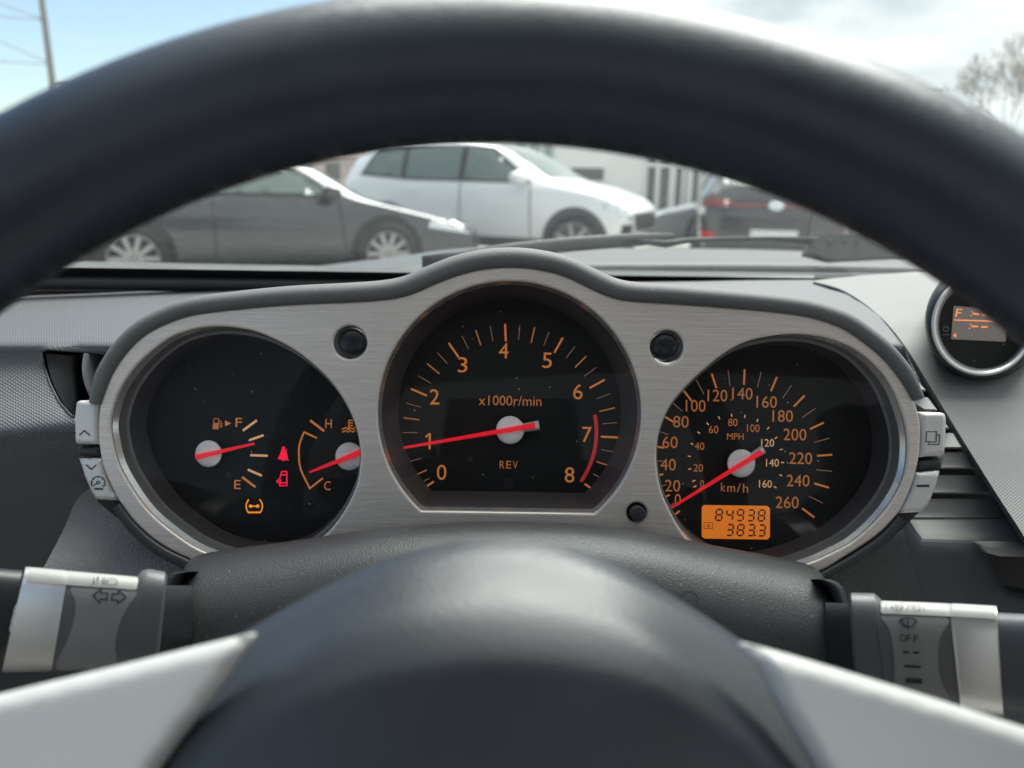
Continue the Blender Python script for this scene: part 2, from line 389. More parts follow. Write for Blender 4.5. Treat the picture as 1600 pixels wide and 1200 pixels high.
def curveplate(name, splines, D, thick, bev, m, parent, res=2):
    """a plate with holes cut in it, chamfered along every edge"""
    c = bpy.data.curves.new(name, 'CURVE'); c.dimensions = '2D'; c.fill_mode = 'BOTH'; c.extrude = thick / 2 - bev; c.bevel_depth = bev; c.bevel_resolution = res; c.offset = -bev
    for sp in splines:
        s = c.splines.new('POLY'); s.points.add(len(sp) - 1); s.use_cyclic_u = True
        for i, p in enumerate(sp): s.points[i].co = ((p[0] - 800) / F_PX * D, (600 - p[1]) / F_PX * D, 0, 1)
    o = bpy.data.objects.new(name, c); C.objects.link(o); dg = bpy.context.evaluated_depsgraph_get()
    me = bpy.data.meshes.new_from_object(o.evaluated_get(dg)); bpy.data.objects.remove(o)
    M = Matrix(((RX.x, UX.x, -FW.x), (RX.y, UX.y, -FW.y), (RX.z, UX.z, -FW.z))); org = CAM + FW * D
    vs = [org + M @ v.co - FW * (-thick / 2) for v in me.vertices]; fs = [tuple(p.vertices) for p in me.polygons]; bpy.data.meshes.remove(me)
    return mk(name, vs, fs, m, parent, smooth=True, angle=28)

# ------------------------------------------------------------------ ground
M_ground = mat('pale_asphalt', (.33, .32, .30), .85, var=.25, var_scale=.6)
M_dirt = mat('beige_paving', (.50, .41, .30), .9, var=.2, var_scale=2)
GZ = -.05
mk('ground', [(-900, -300, GZ), (900, -300, GZ), (900, 1500, GZ), (-900, 1500, GZ)], [(0, 1, 2, 3)], M_ground, kind='structure')
v, f = box2((-40, 11.5, -.05), (-3.0, 24, .12)); mk('pavement', v, f, M_dirt, kind='structure', smooth=False)

# ------------------------------------------------------------------ the cabin shell around the camera (roof lining, pillars, doors, rear bulkhead)
CX = .36
def WB(s):
    y = .70 - .17 * s * s; return Vector((CX + .80 * s, y, 1.05 - y * math.tan(R_(6.85 - .45 * s))))      # windscreen base edge
def WH(s): return Vector((CX + .60 * s, .06 - .05 * s * s, 1.26 - .03 * s * s))      # windscreen header
def WS(s, t):
    a, b = WB(s), WH(s); p = a.lerp(b, t); p.z += .035 * math.sin(math.pi * t); return p
ss = [i / 20 * 2 - 1 for i in range(21)]
cab = thing('cabin', kind='structure', loc=(CX, -.4, .2))
v, f = loft([[WH(s) + Vector((0, -k * .15, (.02 if 0 < k < 5 else 0))) for s in ss] for k in range(6)], False)
v2, f2 = loft([[WH(s) + Vector((0, -k * .15, .03 + (.02 if 0 < k < 5 else 0))) for s in ss] for k in range(6)], False)
mk('roof_lining', *join((v, f), (v2, f2)), M_lining, cab)
vf = []
for s in (-1, 1):
    x = CX + s * .80
    vf.append(box2((x - .03, -1.4, .15), (x + .03, .52, .90)))
    for (y0, y1) in ((-.72, -.58), (-1.4, -1.3)):
        vf.append(loft([[Vector((x - s * d, y0, .90)), Vector((x - s * d, y1, .90)), Vector((CX + s * (.60 - d), y1 + .02, 1.22)), Vector((CX + s * (.60 - d), y0 + .02, 1.22))] for d in (0, .04)], True))
    vf.append(tube([WB(s * 1.0) + Vector((0, -.01, -.02)), WS(s * 1.0, .5), WH(s * 1.0)], .028, 10))
vf.append(box2((CX - .8, -1.45, .15), (CX + .8, -1.4, .86)))
vf.append(box2((CX - .8, -1.4, .12), (CX + .8, .9, .15)))
mk('cabin_trim', *join(*vf), M_trim, cab, smooth=False)
for xs in (0, .72):
    out_ = [(-.25, .40), (-.27, .75), (-.22, 1.0), (-.13, 1.06), (-.12, 1.2), (.12, 1.2), (.13, 1.06), (.22, 1.0), (.27, .75), (.25, .40)]
    v, f = loft([[Vector((xs + x * k, -.40 - (z - .4) * .34 - d, z)) for x, z in out_] for d, k in ((.0, .94), (.03, 1), (.10, 1), (.13, .94))], True, True)
    mk('seat_back', v, f, M_seat, cab, smooth=False)  # unseen; put in to block rear-window reflections in the dial lenses

# ------------------------------------------------------------------ windscreen
ws = thing('windscreen', 'raked dusty glass windscreen rising from the dashboard top', 'windscreen', WB(0))
v, f = loft([[WS(s, t / 10) for s in ss] for t in range(11)], False); mk('glass_pane', v, f, M_screen, ws)
fr = [WS(s, 0) + Vector((0, -.004, -.003)) for s in ss]; fr2 = [WS(s, .017 + .006 * abs(s)) + Vector((0, -.002, -.002)) for s in ss]
mk('black_border', *loft([fr, fr2], False), M_frit, ws)
mk('lower_seal', *tube([WS(s, 0) + Vector((0, -.006, -.006)) for s in ss], .006, 8), M_black, ws)

# ------------------------------------------------------------------ own bonnet, cowl and wiper beyond the glass
bon = thing('car_bonnet', 'silver bonnet of the camera car seen along the windscreen foot', 'bonnet', (CX, 1.4, .6))
def BZ(s, y):
    u = (y - .90) / 1.5
    return .958 - .05 * u - .19 * max(0, u - .22) ** 1.7 - .028 * s * s - .05 * max(0, abs(s) - .6) + .006 * math.exp(-((abs(s) - .5) / .12) ** 2)
ys = [.92 + i * .06 for i in range(30)]
v, f = loft([[Vector((CX + .82 * s, y - .15 * s * s, BZ(s, y) - (.012 if k == 0 else 0))) for s in [q / 30 * 2 - 1 for q in range(61)]] for k, y in enumerate([.918] + ys)], False)
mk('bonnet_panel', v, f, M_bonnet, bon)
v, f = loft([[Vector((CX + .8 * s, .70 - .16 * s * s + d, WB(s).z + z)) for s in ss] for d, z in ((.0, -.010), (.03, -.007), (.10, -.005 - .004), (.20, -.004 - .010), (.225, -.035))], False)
mk('cowl_panel', v, f, M_cowl, bon)

wip = thing('windscreen_wiper', 'dark windscreen wiper lying along the foot of the glass', 'wiper', P(1310, 385, .86))
blade = [P(x, y, d) for x, y, d in ((660, 409, .735), (720, 402, .74), (800, 391, .755), (900, 381, .775), (1000, 374, .79), (1052, 371, .80))]
def band(pts, hs, th):
    return loft([[p + UX * a * h + FW * b for a, b in ((-.5, 0), (-.35, -th), (.35, -th), (.5, 0), (.35, th), (-.35, th))] for p, h in zip(pts, hs)], True, True)
mk('wiper_blade', *band(blade, [.012, .013, .0145, .015, .0135, .009], .004), M_rubber, wip)
armp = [P(x, y, d) for x, y, d in ((985, 376, .78), (1040, 381, .79), (1075, 376, .80), (1120, 374, .81), (1200, 373, .825), (1290, 377, .85))]
mk('wiper_arm', *band(armp, [.004, .007, .006, .005, .005, .009], .004), M_black, wip)
piv = [P(x, y, .85) for x, y in ((1258, 398), (1266, 376), (1278, 370), (1335, 369), (1352, 378), (1400, 392), (1420, 402), (1300, 408))]
vf = loft([[p + FW * d for p in piv] for d in (-.012, .012)], True, True)
mk('pivot_cover', *vf, M_cowl, wip, smooth=False)
for x, y, r in ((1297, 379, 5.5), (1320, 378, 4), (1340, 379, 4)):
    mk('pivot_bolt', *loft([[P(a, b, .838 + d) for a, b in circ(x, y, r * q, 14)] for d, q in ((0, 1), (-.002, .8), (-.001, .3))], True, True), M_black, wip)

# ------------------------------------------------------------------ dashboard
dash = thing('dashboard', 'dark dimpled dashboard with grained panels around the instrument cluster', 'dashboard', P(400, 700, .5))
def relief(name, poly, Dt, m, parent, step=9, holes=(), shift=None, thick=0., label=None):
    V, T = fill(poly, holes, step)
    yt = np.array([a for a, b in Dt], float); dt = np.array([b for a, b in Dt], float)
    yy = np.arange(yt[0], yt[-1] + 1, 1.0); dd = np.interp(yy, yt, dt); k = np.hanning(15); k /= k.sum(); dd = np.convolve(np.pad(dd, 7, mode='edge'), k, 'valid')
    al = np.concatenate([[0], np.cumsum(np.hypot(np.diff((600 - yy) / F_PX * dd), np.diff(dd)))])
    ye = V[:, 1] + (shift(V[:, 0], V[:, 1]) if shift else 0)
    D = np.interp(ye, yy, dd); A = np.interp(ye, yy, al)
    vs = [P(a, b, d) for (a, b), d in zip(V, D)]; uv = [((a - 800) / F_PX * .45, q) for (a, b), q in zip(V, A)]
    # faces towards the camera
    T2 = []
    for t in T:
        p = [vs[i] for i in t]; n = (p[1] - p[0]).cross(p[2] - p[0]); T2.append(t if n.dot(p[0] - CAM) < 0 else tuple(reversed(t)))
    o = mk(name, vs, T2, m, parent, uv=uv, label=label)
    return o, (lambda px, py: P(px, py, float(np.interp(py + (shift(np.array([px]), np.array([py]))[0] if shift else 0), yy, dd))))
sm = lambda a, b, x: (lambda t: t * t * (3 - 2 * t))(np.clip((x - a) / (b - a), 0, 1))
Dt = [(424, .73), (436, .70), (446, .63), (470, .545), (500, .482), (525, .447), (538, .428), (545, .424), (552, .430), (575, .427), (620, .412), (655, .397), (672, .392), (680, .392), (690, .395), (720, .402), (800, .424), (980, .48)]
pock = [(66, 549), (75, 546), (170, 553), (215, 562), (215, 655), (150, 654), (112, 651), (92, 628), (78, 600), (69, 572)]
o_dl, f_dl = relief('dash_panel', [(-700, 428), (-300, 430), (80, 437), (300, 440), (700, 438), (1000, 434), (1272, 430), (1274, 440), (1322, 456), (1372, 492), (1412, 540), (1440, 600), (1300, 560), (900, 560), (420, 560), (330, 640), (280, 700), (280, 800), (180, 960), (-700, 980)], Dt, M_dash, dash, 9, [pock],
                    shift=lambda x, y: np.where(x < 400, .10 * np.maximum(x, -200), 40) * sm(560, 680, y))
# side pocket: a dark recess with a lip
pk = resample(pock, 60, True)
rim = [f_dl(*p) for p in pk]; ins = [P(p[0] + (14 if p[0] < 120 else 0), p[1] + 2, .50) for p in pk]
vp = thing('side_vent', parent=dash, loc=P(120, 600, .45) - worldloc(dash))
mid = [a.lerp(b, .12) for a, b in zip(rim, ins)]
mk('vent_recess', *loft([rim, mid, ins], True), M_black, vp)
mk('recess_back', [P(a, b, .50) for a, b in [(40, 530), (260, 530), (260, 680), (40, 680)]], [(0, 1, 2, 3)], M_gap, vp, smooth=False)
mk('recess_lip', *tube(rim + [rim[0]], .0007, 6, False), M_black, vp)
fl = [[P(x, y, d) for x, y in cr(q, False, 5)] for q, d in (([(72, 552), (76, 578), (88, 610), (108, 646)], .436), ([(112, 556), (113, 580), (116, 610), (122, 650)], .444), ([(124, 556), (125, 590), (126, 620), (128, 650)], .475))]
mk('vent_flap', *loft(fl, False), M_flap, vp)
fl = [[P(x, y, d) for x, y in cr(q, False, 5)] for q, d in (([(131, 552), (128, 575), (132, 600), (141, 622)], .425), ([(134, 552), (132, 575), (136, 600), (145, 622)], .423), ([(165, 554), (165, 575), (166, 600), (168, 622)], .46))]
mk('vent_vane', *loft(fl, False), M_flap, vp)
# lower grained panel left of the cluster
relief('knee_panel', cr([(128, 772), (190, 760), (300, 850), (330, 930), (260, 960), (160, 980), (10, 985), (66, 890), (98, 830)], True, 5), [(740, .425), (800, .405), (880, .385), (990, .37)], M_grain, dash, 10)
relief('lower_dash', [(-900, 905), (2400, 905), (2400, 1900), (-900, 1900)], [(890, .50), (1000, .52), (1300, .60), (1910, .62)], M_panel, dash, 60)
# dashboard right: centre console top, sweeping down
edgeC = [(1272, 440), (1320, 455), (1370, 490), (1410, 535), (1450, 598), (1500, 680), (1556, 770), (1600, 838), (1660, 940)]
top = [(1272, 438), (1340, 431), (1440, 424), (1600, 420), (1900, 425)]
Dc = [(412, .72), (424, .70), (436, .675), (446, .61), (470, .545), (500, .50), (540, .475), (600, .452), (700, .42), (840, .382), (960, .36)]
relief('console_top', top + [(1900, 940)] + list(reversed([tuple(p) for p in cr(edgeC, False, 5)])), Dc, M_dashr, dash, 11)
fc = lambda y: float(np.interp(y, [a for a, b in Dc], [b for a, b in Dc]))
ed = cr(edgeC, False, 5)
mk('console_edge', *loft([[P(p[0], p[1], fc(p[1])) for p in ed], [P(p[0] - 3, p[1] + 4, fc(p[1]) + .002) for p in ed], [P(p[0] - 5, p[1] + 14, fc(p[1]) + .05) for p in ed]], False), M_panel, dash)
# centre air vent: dark box and separate vanes
av = thing('air_vent', parent=dash, loc=P(1500, 740, .45) - worldloc(dash))
mk('vent_cavity', [P(1300, 565, .50), P(1640, 565, .50), P(1640, 960, .50), P(1300, 960, .50)], [(0, 1, 2, 3)], M_gap, av, smooth=False)
for (y0, y1, xr) in ((560, 571, 1424), (590, 605, 1444), (617, 636, 1462), (642, 664, 1480), (673, 695, 1502), (703, 727, 1526), (739, 766, 1550), (776, 805, 1573)):
    x0 = 1330; a = []
    for (yy_, d, dxr) in ((y0 + 3, .4275, -12), (y1, .424, 0), (y1 + 2.5, .423, 2), (y1 + 5, .424, 2), (y1 + 5, .446, -8)):
        a.append([P(x0, yy_, d), P((x0 + xr) / 2, yy_ + .3, d), P(xr + dxr - 3, yy_ + .6, d), P(xr + dxr, yy_ + 1.5, d + .003)])
    mk('vane', *loft(a, False), M_vane, av, angle=40)
pl_ = [(1412, 812), (1424, 814), (1444, 847), (1531, 850), (1545, 868), (1562, 905), (1580, 925), (1640, 935), (1640, 1080), (1460, 1080), (1410, 880)]
mk('vent_ledge', *pillow([(1405, 809), (1585, 809), (1606, 846), (1533, 849), (1445, 846), (1426, 820)], lambda a, b, n: P(a, b, .424 - (b - 809) / 40 * .012) - FW * n, 5, .001, 8, .02), M_vane, av)
mk('switch_panel', *pillow(pl_, lambda a, b, n: P(a, b, .405) - FW * n, 6, .0015, 12, .02), M_panel, dash)
mk('vane_end', *pillow([(1531, 849), (1640, 849), (1640, 872), (1565, 870), (1545, 865)], lambda a, b, n: P(a, b, .40) - FW * n, 4, .0012, 6, .004), M_vane, dash)
mk('tray_recess_shade', [P(1540, 866, .45), P(1660, 866, .45), P(1660, 960, .45), P(1540, 960, .45)], [(0, 1, 2, 3)], M_gap, dash, smooth=False)  # flat near-black sheet; the recess shade is put into its colour
relief('grained_side_panel', [(1300, 830), (1395, 806), (1408, 812), (1418, 850), (1446, 950), (1470, 1050), (1300, 1060), (1240, 900)], [(780, .395), (840, .39), (950, .40), (1080, .41)], M_leath2, dash, 10)

# round display pod at the top of the console
pod = thing('display_pod', 'round silver ringed trip display half hidden behind the steering wheel', 'display', P(1535, 510, .52))
PO = -.042
def pring(cx, cy, r, D, n=64): return [P(a, b, D + PO) for a, b in circ(cx, cy, r, n)]
mk('pod_housing', *loft([pring(1545, 490, 84, .60), pring(1541, 497, 92, .54), pring(1537, 503, 92, .50), pring(1535, 508, 85, .488), pring(1535, 508, 79, .487)], True), M_black, pod)
mk('silver_ring', *loft([pring(1535, 508, 80, .488), pring(1535, 508, 79, .4845), pring(1535, 508, 75, .4845), pring(1535, 508, 68, .491)], True), M_ring, pod)
mk('display_face', *loft([pring(1535, 508, 70, .491), pring(1535, 508, 1, .491)], True), M_face, pod)
m_ = lambda px, py: P(px, py, .4905 + PO)
mk('lcd_screen', [m_(*p) for p in fill([(1490, 478), (1575, 484), (1571, 534), (1486, 530)])[0]], fill([(1490, 478), (1575, 484), (1571, 534), (1486, 530)])[1], M_lcdg, pod, smooth=False)
m2_ = lambda px, py: P(px, py, .490 + PO)
text('F', 1498, 489, 13, M_lcdo, pod, m2_, 9, 4, .12, name='letter')
ink('digit_dashes', M_lcdo, pod, m2_, [[(1520, 490), (1530, 491)], [(1534, 492), (1540, 492)], [(1518, 510), (1528, 510)], [(1533, 511), (1543, 511)]], 2.6)
ink('divider_line', M_lcdo, pod, m2_, [[(1491, 500), (1552, 502)]], 2)
ink('colon_dots', M_lcdo, pod, m2_, polys=[circ(1519, 487, 1.2, 8), circ(1517, 493, 1.2, 8), circ(1517, 507, 1.2, 8), circ(1515, 513, 1.2, 8)])
ink('arrow_mark', M_lcdo, pod, m2_, polys=[[(1489, 524), (1494, 520), (1494, 528)]])
ink('clock_symbol', M_inkg, pod, m2_, [circ(1478, 514, 4, 14) + [(1482, 514)], [(1473, 523), (1483, 523)]], 1.2)
# ------------------------------------------------------------------ parked cars
M_tyre = mat('tyre', (.025, .025, .026), .8)
M_alloy = mat('alloy_rim', (.40, .40, .395), .35, metal=.6)
M_arch = mat('wheel_arch', (.02, .02, .02), .8)
M_glassd = mat('car_window', (.14, .18, .165), .08, spec=.5)  # opaque; brightness seen through the glass is put into this colour
M_lampc = mat('headlamp_clear', (.75, .77, .78), .08, metal=.6)
M_amber = mat('amber_reflector', (.7, .2, .03), .3)
M_redlamp = mat('red_lamp', (.55, .01, .015), .2)
M_redbar = mat('tail_light_bar', (.22, .05, .05), .2)
M_plate = mat('number_plate', (.78, .78, .74), .5)
M_bgrey = mat('dark_grey_car_paint', (.020, .024, .032), .22, spec=.6, coat=1.)
M_bwhite = mat('white_car_paint', (.86, .86, .84), .25, coat=.8)
M_bblack = mat('black_car_paint', (.012, .013, .018), .2, spec=.6, coat=1.)
M_bsilver = mat('silver_car_paint', (.20, .215, .22), .6, spec=.2)
M_chrome = mat('chrome_trim', (.8, .8, .8), .12, metal=1)
M_clad = mat('grey_cladding', (.07, .075, .075), .7)
def car(name, label, mid, yaw, paint, st, wheels, wr_, hw, group, decals, clad=False, spokes=10):
    root = thing(name, label, 'car', (mid[0], mid[1], mid[2]), group=group, rotz=yaw)
    rings = []
    for (x, wd, zb, zbelt, zt, tw) in st:
        h = [(0, zb), (wd * .82, zb), (wd * .97, zb + .10), (wd, (zb + zbelt) * .52), (wd * .985, zbelt - .05), (wd * .95, zbelt + .015), ((wd * .95 + tw) / 2 * 1.01, (zbelt + zt) / 2), (tw, zt - .05), (tw * .86, zt - .008), (0, zt)]
        rings.append([Vector((x, a, b)) for a, b in h] + [Vector((x, -a, b)) for a, b in reversed(h[1:-1])])
    v, f = loft(rings, True, True)
    body = mk('body', v, f, paint, root, local=True, sub=2)
    dg = bpy.context.evaluated_depsgraph_get(); dg.update(); e = body.evaluated_get(dg); me = e.to_mesh()
    bv = BVHTree.FromPolygons([q.co.copy() for q in me.vertices], [tuple(p.vertices) for p in me.polygons]); e.to_mesh_clear()
    def project(nm, poly, dirn, m, off=.004, step=.05, parent=root, lb=None):
        per = sum(math.dist(poly[i], poly[i - 1]) for i in range(len(poly)))
        rs_ = []
        for i in range(len(poly)):
            p0, p1 = np.array(poly[i], float), np.array(poly[(i + 1) % len(poly)], float); nn_ = max(1, int(np.linalg.norm(p1 - p0) / .06))
            rs_ += [tuple(p0 + (p1 - p0) * q / nn_) for q in range(nn_)]
        V, T = fill(rs_, (), step); off = off + .004; vs = []; ok = []
        for a, b in V:
            if dirn in ('L', 'R'):
                s = 1 if dirn == 'L' else -1; o = Vector((a, s * 3, b)); d = Vector((0, -s, 0))
            elif dirn == 'U': o = Vector((a, b, 4)); d = Vector((0, 0, -1))
            else:
                s = 1 if dirn == 'F' else -1; o = Vector((s * 5, a, b)); d = Vector((-s, 0, 0))
            h, n, i, _ = bv.ray_cast(o, d)
            if h is None: vs.append(None)
            else: vs.append(h + (n if n.dot(d) < 0 else -n) * off)
        T = [t for t in T if all(vs[i] is not None for i in t)]
        vs = [q if q is not None else Vector((0, 0, .5)) for q in vs]
        return mk(nm, vs, T, m, parent, local=True, label=lb)
    for nm, poly, dirn, m, off in decals: project(nm, poly, dirn, m, off)
    for wx in wheels:
        for s in (1, -1):
            project('wheel_arch', [(wx + (wr_ + .055) * math.cos(q), max(st[len(st) // 2][2] + .06, wr_ + .02 + (wr_ + .055) * math.sin(q))) for q in np.linspace(-.25, math.pi + .25, 30)], 'L' if s > 0 else 'R', M_clad if clad else M_arch, .006, .06)
            wl = thing('wheel', loc=(wx, s * (hw - .085), wr_), parent=root)
            def lat(prof, n=40): return loft([[Vector((r * math.cos(2 * math.pi * i / n), y * s, r * math.sin(2 * math.pi * i / n))) for i in range(n)] for r, y in prof], True)
            rr = wr_ * .70
            mk('tyre', *lat([(rr, -.1), (wr_ * .96, -.1), (wr_, -.07), (wr_, .07), (wr_ * .97, .095), (wr_ * .8, .105), (rr, .095)]), M_tyre, wl, local=True)
            vf = [lat([(rr, .1), (rr * .97, .104), (rr * .92, .085), (rr * .9, .02)]), lat([(.075, .06), (.07, .085), (.03, .09), (.001, .09)])]
            for k in range(spokes):
                q = 2 * math.pi * k / spokes; d = Vector((math.cos(q), 0, math.sin(q))); tt = Vector((-math.sin(q), 0, math.cos(q)))
                vf.append(box(d * (rr * .52) + Vector((0, s * .075, 0)), rr * .86, .03, .042, (d, Vector((0, 1, 0)), tt)))
            rim_ = mk('rim', *join(*vf), M_alloy, wl, local=True, angle=30)
            mk('brake_disc', *lat([(rr * .88, .0), (.001, .0)]), M_arch, wl, local=True)
    return root
# dark grey hatchback, near, facing right and away
pr = onZ(208, 397, .315); pf = onZ(606, 386, .335)
pr = P(208, 397, 7.2); pf = P(606, 398, 8.15)
dv = Vector((pf.x - pr.x, pf.y - pr.y, 0)); yawS = math.atan2(dv.y, dv.x); wb = dv.length
hwS = .89
nrm = Vector((-math.sin(yawS), math.cos(yawS), 0)) * (hwS - .02)
mS = (Vector((pr.x, pr.y, 0)) + Vector((pf.x, pf.y, 0))) / 2 + nrm; mS.z = GZ
k = wb / 2
stS = [(-2.25 * 1, .60, .38, .72, .80, .45), (-2.15, .78, .28, .86, .98, .55), (-1.75, .87, .2, .94, 1.28, .58), (-1.2, .89, .18, .95, 1.42, .60), (-.5, .89, .17, .94, 1.46, .62), (.15, .89, .17, .93, 1.44, .62), (.6, .89, .17, .91, 1.22, .66), (1.0, .89, .17, .88, .965, .72), (1.22, .885, .17, .84, .89, .72), (1.65, .86, .18, .74, .79, .62), (2.15, .80, .2, .62, .67, .50), (2.42, .66, .26, .51, .54, .40)]
stS = [(a, b, c, d * .955, e * .955, f) for a, b, c, d, e, f in stS]
decS = []
for s in 'RL':
    decS += [('window_surround', [(-1.68, 1.03), (-.5, .955), (.70, .94), (.44, 1.13), (0, 1.36), (-.5, 1.395), (-1.08, 1.385), (-1.54, 1.22)], s, M_arch, .0025), ('side_window', [(-.42, .98), (.62, .965), (.40, 1.12), (-.02, 1.34), (-.42, 1.37)], s, M_glassd, .009), ('rear_side_window', [(-1.62, 1.06), (-.52, .98), (-.52, 1.37), (-1.05, 1.36), (-1.5, 1.2)], s, M_glassd, .009),
             ('door_seam', [(-.49, .28), (-.475, .28), (-.475, .97), (-.49, .97)], s, M_arch, .002), ('door_seam', [(.78, .3), (.795, .3), (.72, .95), (.705, .95)], s, M_arch, .002),
             ('door_handle', [(-.40, .80), (-.22, .80), (-.22, .835), (-.40, .835)], s, M_bgrey, .03), ('headlamp', [(1.66, .62), (1.90, .58), (2.24, .53), (2.25, .60), (1.95, .68), (1.70, .70)], s, M_lampc, .006),
             ('sill_trim', [(-.9, .2), (.9, .2), (.9, .26), (-.9, .26)], s, M_arch, .005)]
decS = [(a, [(x, z * .955) for x, z in p], c, d, e) for a, p, c, d, e in decS]
decS += [('windscreen_glass', [(.18, -.56), (.98, -.66), (1.0, 0), (.98, .66), (.18, .56)], 'U', M_glassd, .004)]
cS = car('dark_hatchback', 'dark grey hatchback parked side on beyond the windscreen with silver alloy wheels', mS, yawS, M_bgrey, stS, (-k, k), .325, hwS, 'cars parked beyond the windscreen', decS)
for s in (1, -1):
    mk('door_mirror', *loft([[Vector((.62, s * .93, .95)) + Vector((0, s * yy, 0)) + Vector((a * .10 * kx, 0, b * .075 * kx)) for a, b in circ(0, 0, 1, 14)] for yy, kx in ((-.10, .35), (0, .8), (.07, 1), (.15, .9), (.19, .4))], True, True), M_bblack, cS, local=True)
# white crossover behind it, facing right and slightly towards the camera
pw = P(897, 366, 9.4); yawW = R_(-22); hwW = .93
fwd = Vector((math.cos(yawW), math.sin(yawW), 0)); lft = Vector((-fwd.y, fwd.x, 0))
mW = Vector((pw.x, pw.y, GZ)) - fwd * 1.38 + lft * (hwW - .02)
stW = [(-2.35, .70, .45, .95, 1.05, .55), (-2.28, .84, .34, 1.02, 1.25, .62), (-2.0, .92, .26, 1.06, 1.52, .66), (-1.5, .93, .24, 1.06, 1.60, .68), (-.6, .93, .24, 1.05, 1.62, .68), (.1, .93, .24, 1.04, 1.60, .68), (.55, .93, .24, 1.03, 1.42, .70), (.98, .93, .24, 1.02, 1.13, .78), (1.3, .925, .24, .99, 1.07, .78), (1.66, .91, .26, .93, 1.0, .74), (1.88, .87, .3, .84, .90, .66), (2.0, .80, .34, .74, .78, .58), (2.05, .66, .4, .66, .68, .5)]
fx_ = lambda x: x if x > -.6 else -.6 + (x + .6) * .82
stW = [(fx_(q[0]), *q[1:]) for q in stW]
decW = []
for s in 'RL':
    decW += [('window_surround', [(-1.92, 1.13), (-1.0, 1.075), (.80, 1.06), (.66, 1.18), (.22, 1.49), (-.15, 1.515), (-1.3, 1.515), (-1.65, 1.495)], s, M_arch, .0025), ('side_window', [(-.12, 1.09), (.72, 1.085), (.62, 1.16), (.2, 1.46), (-.12, 1.49)], s, M_glassd, .009), ('side_window', [(-1.05, 1.10), (-.2, 1.09), (-.2, 1.49), (-1.05, 1.49)], s, M_glassd, .009), ('rear_side_window', [(-1.85, 1.16), (-1.13, 1.10), (-1.13, 1.49), (-1.6, 1.47)], s, M_glassd, .009),
             ('door_seam', [(-.17, .4), (-.155, .4), (-.155, 1.07), (-.17, 1.07)], s, M_clad, .002), ('door_seam', [(.80, .42), (.815, .42), (.80, 1.05), (.785, 1.05)], s, M_clad, .002),
             ('door_handle', [(-.05, .93), (.13, .93), (.13, .965), (-.05, .965)], s, M_bwhite, .03), ('door_handle', [(-1.0, .93), (-.82, .93), (-.82, .965), (-1.0, .965)], s, M_bwhite, .03),
             ('headlamp', [(1.72, .78), (1.86, .76), (1.99, .68), (1.99, .73), (1.88, .84), (1.74, .86)], s, M_lampc, .006), ('sill_cladding', [(-1.0, .25), (1.0, .25), (1.0, .40), (-1.0, .40)], s, M_clad, .006)]
decW = [(a, [(fx_(x), z) for x, z in p], c, d, e) for a, p, c, d, e in decW]
decW += [('windscreen_glass', [(.22, -.6), (1.0, -.72), (1.03, 0), (1.0, .72), (.22, .6)], 'U', M_glassd, .004), ('front_grille', [(-.52, .52), (.52, .52), (.6, .72), (-.6, .72)], 'F', M_arch, .006), ('headlamp', [(-.84, .66), (-.62, .66), (-.62, .75), (-.84, .80)], 'F', M_lampc, .008), ('headlamp', [(.62, .66), (.84, .66), (.84, .80), (.62, .75)], 'F', M_lampc, .008), ('lower_grille', [(-.6, .38), (.6, .38), (.55, .47), (-.55, .47)], 'F', M_arch, .006), ('fog_lamp_surround', [(-.82, .45), (-.66, .45), (-.66, .6), (-.82, .6)], 'F', M_arch, .007)]
cW = car('white_crossover', 'white crossover parked behind the dark hatchback with grey wheel arches', mW, yawW, M_bwhite, stW, (-1.24, 1.38), .36, hwW, 'cars parked beyond the windscreen', decW, True, 7)
for s in (1, -1):
    mk('door_mirror', *loft([[Vector((.70 + a * .12 * kx, s * (.98 + yy), 1.12 + b * .09 * kx)) for a, b in circ(0, 0, 1, 14)] for yy, kx in ((-.12, .35), (0, .8), (.07, 1), (.15, .9), (.2, .4))], True, True), M_bwhite, cW, local=True)
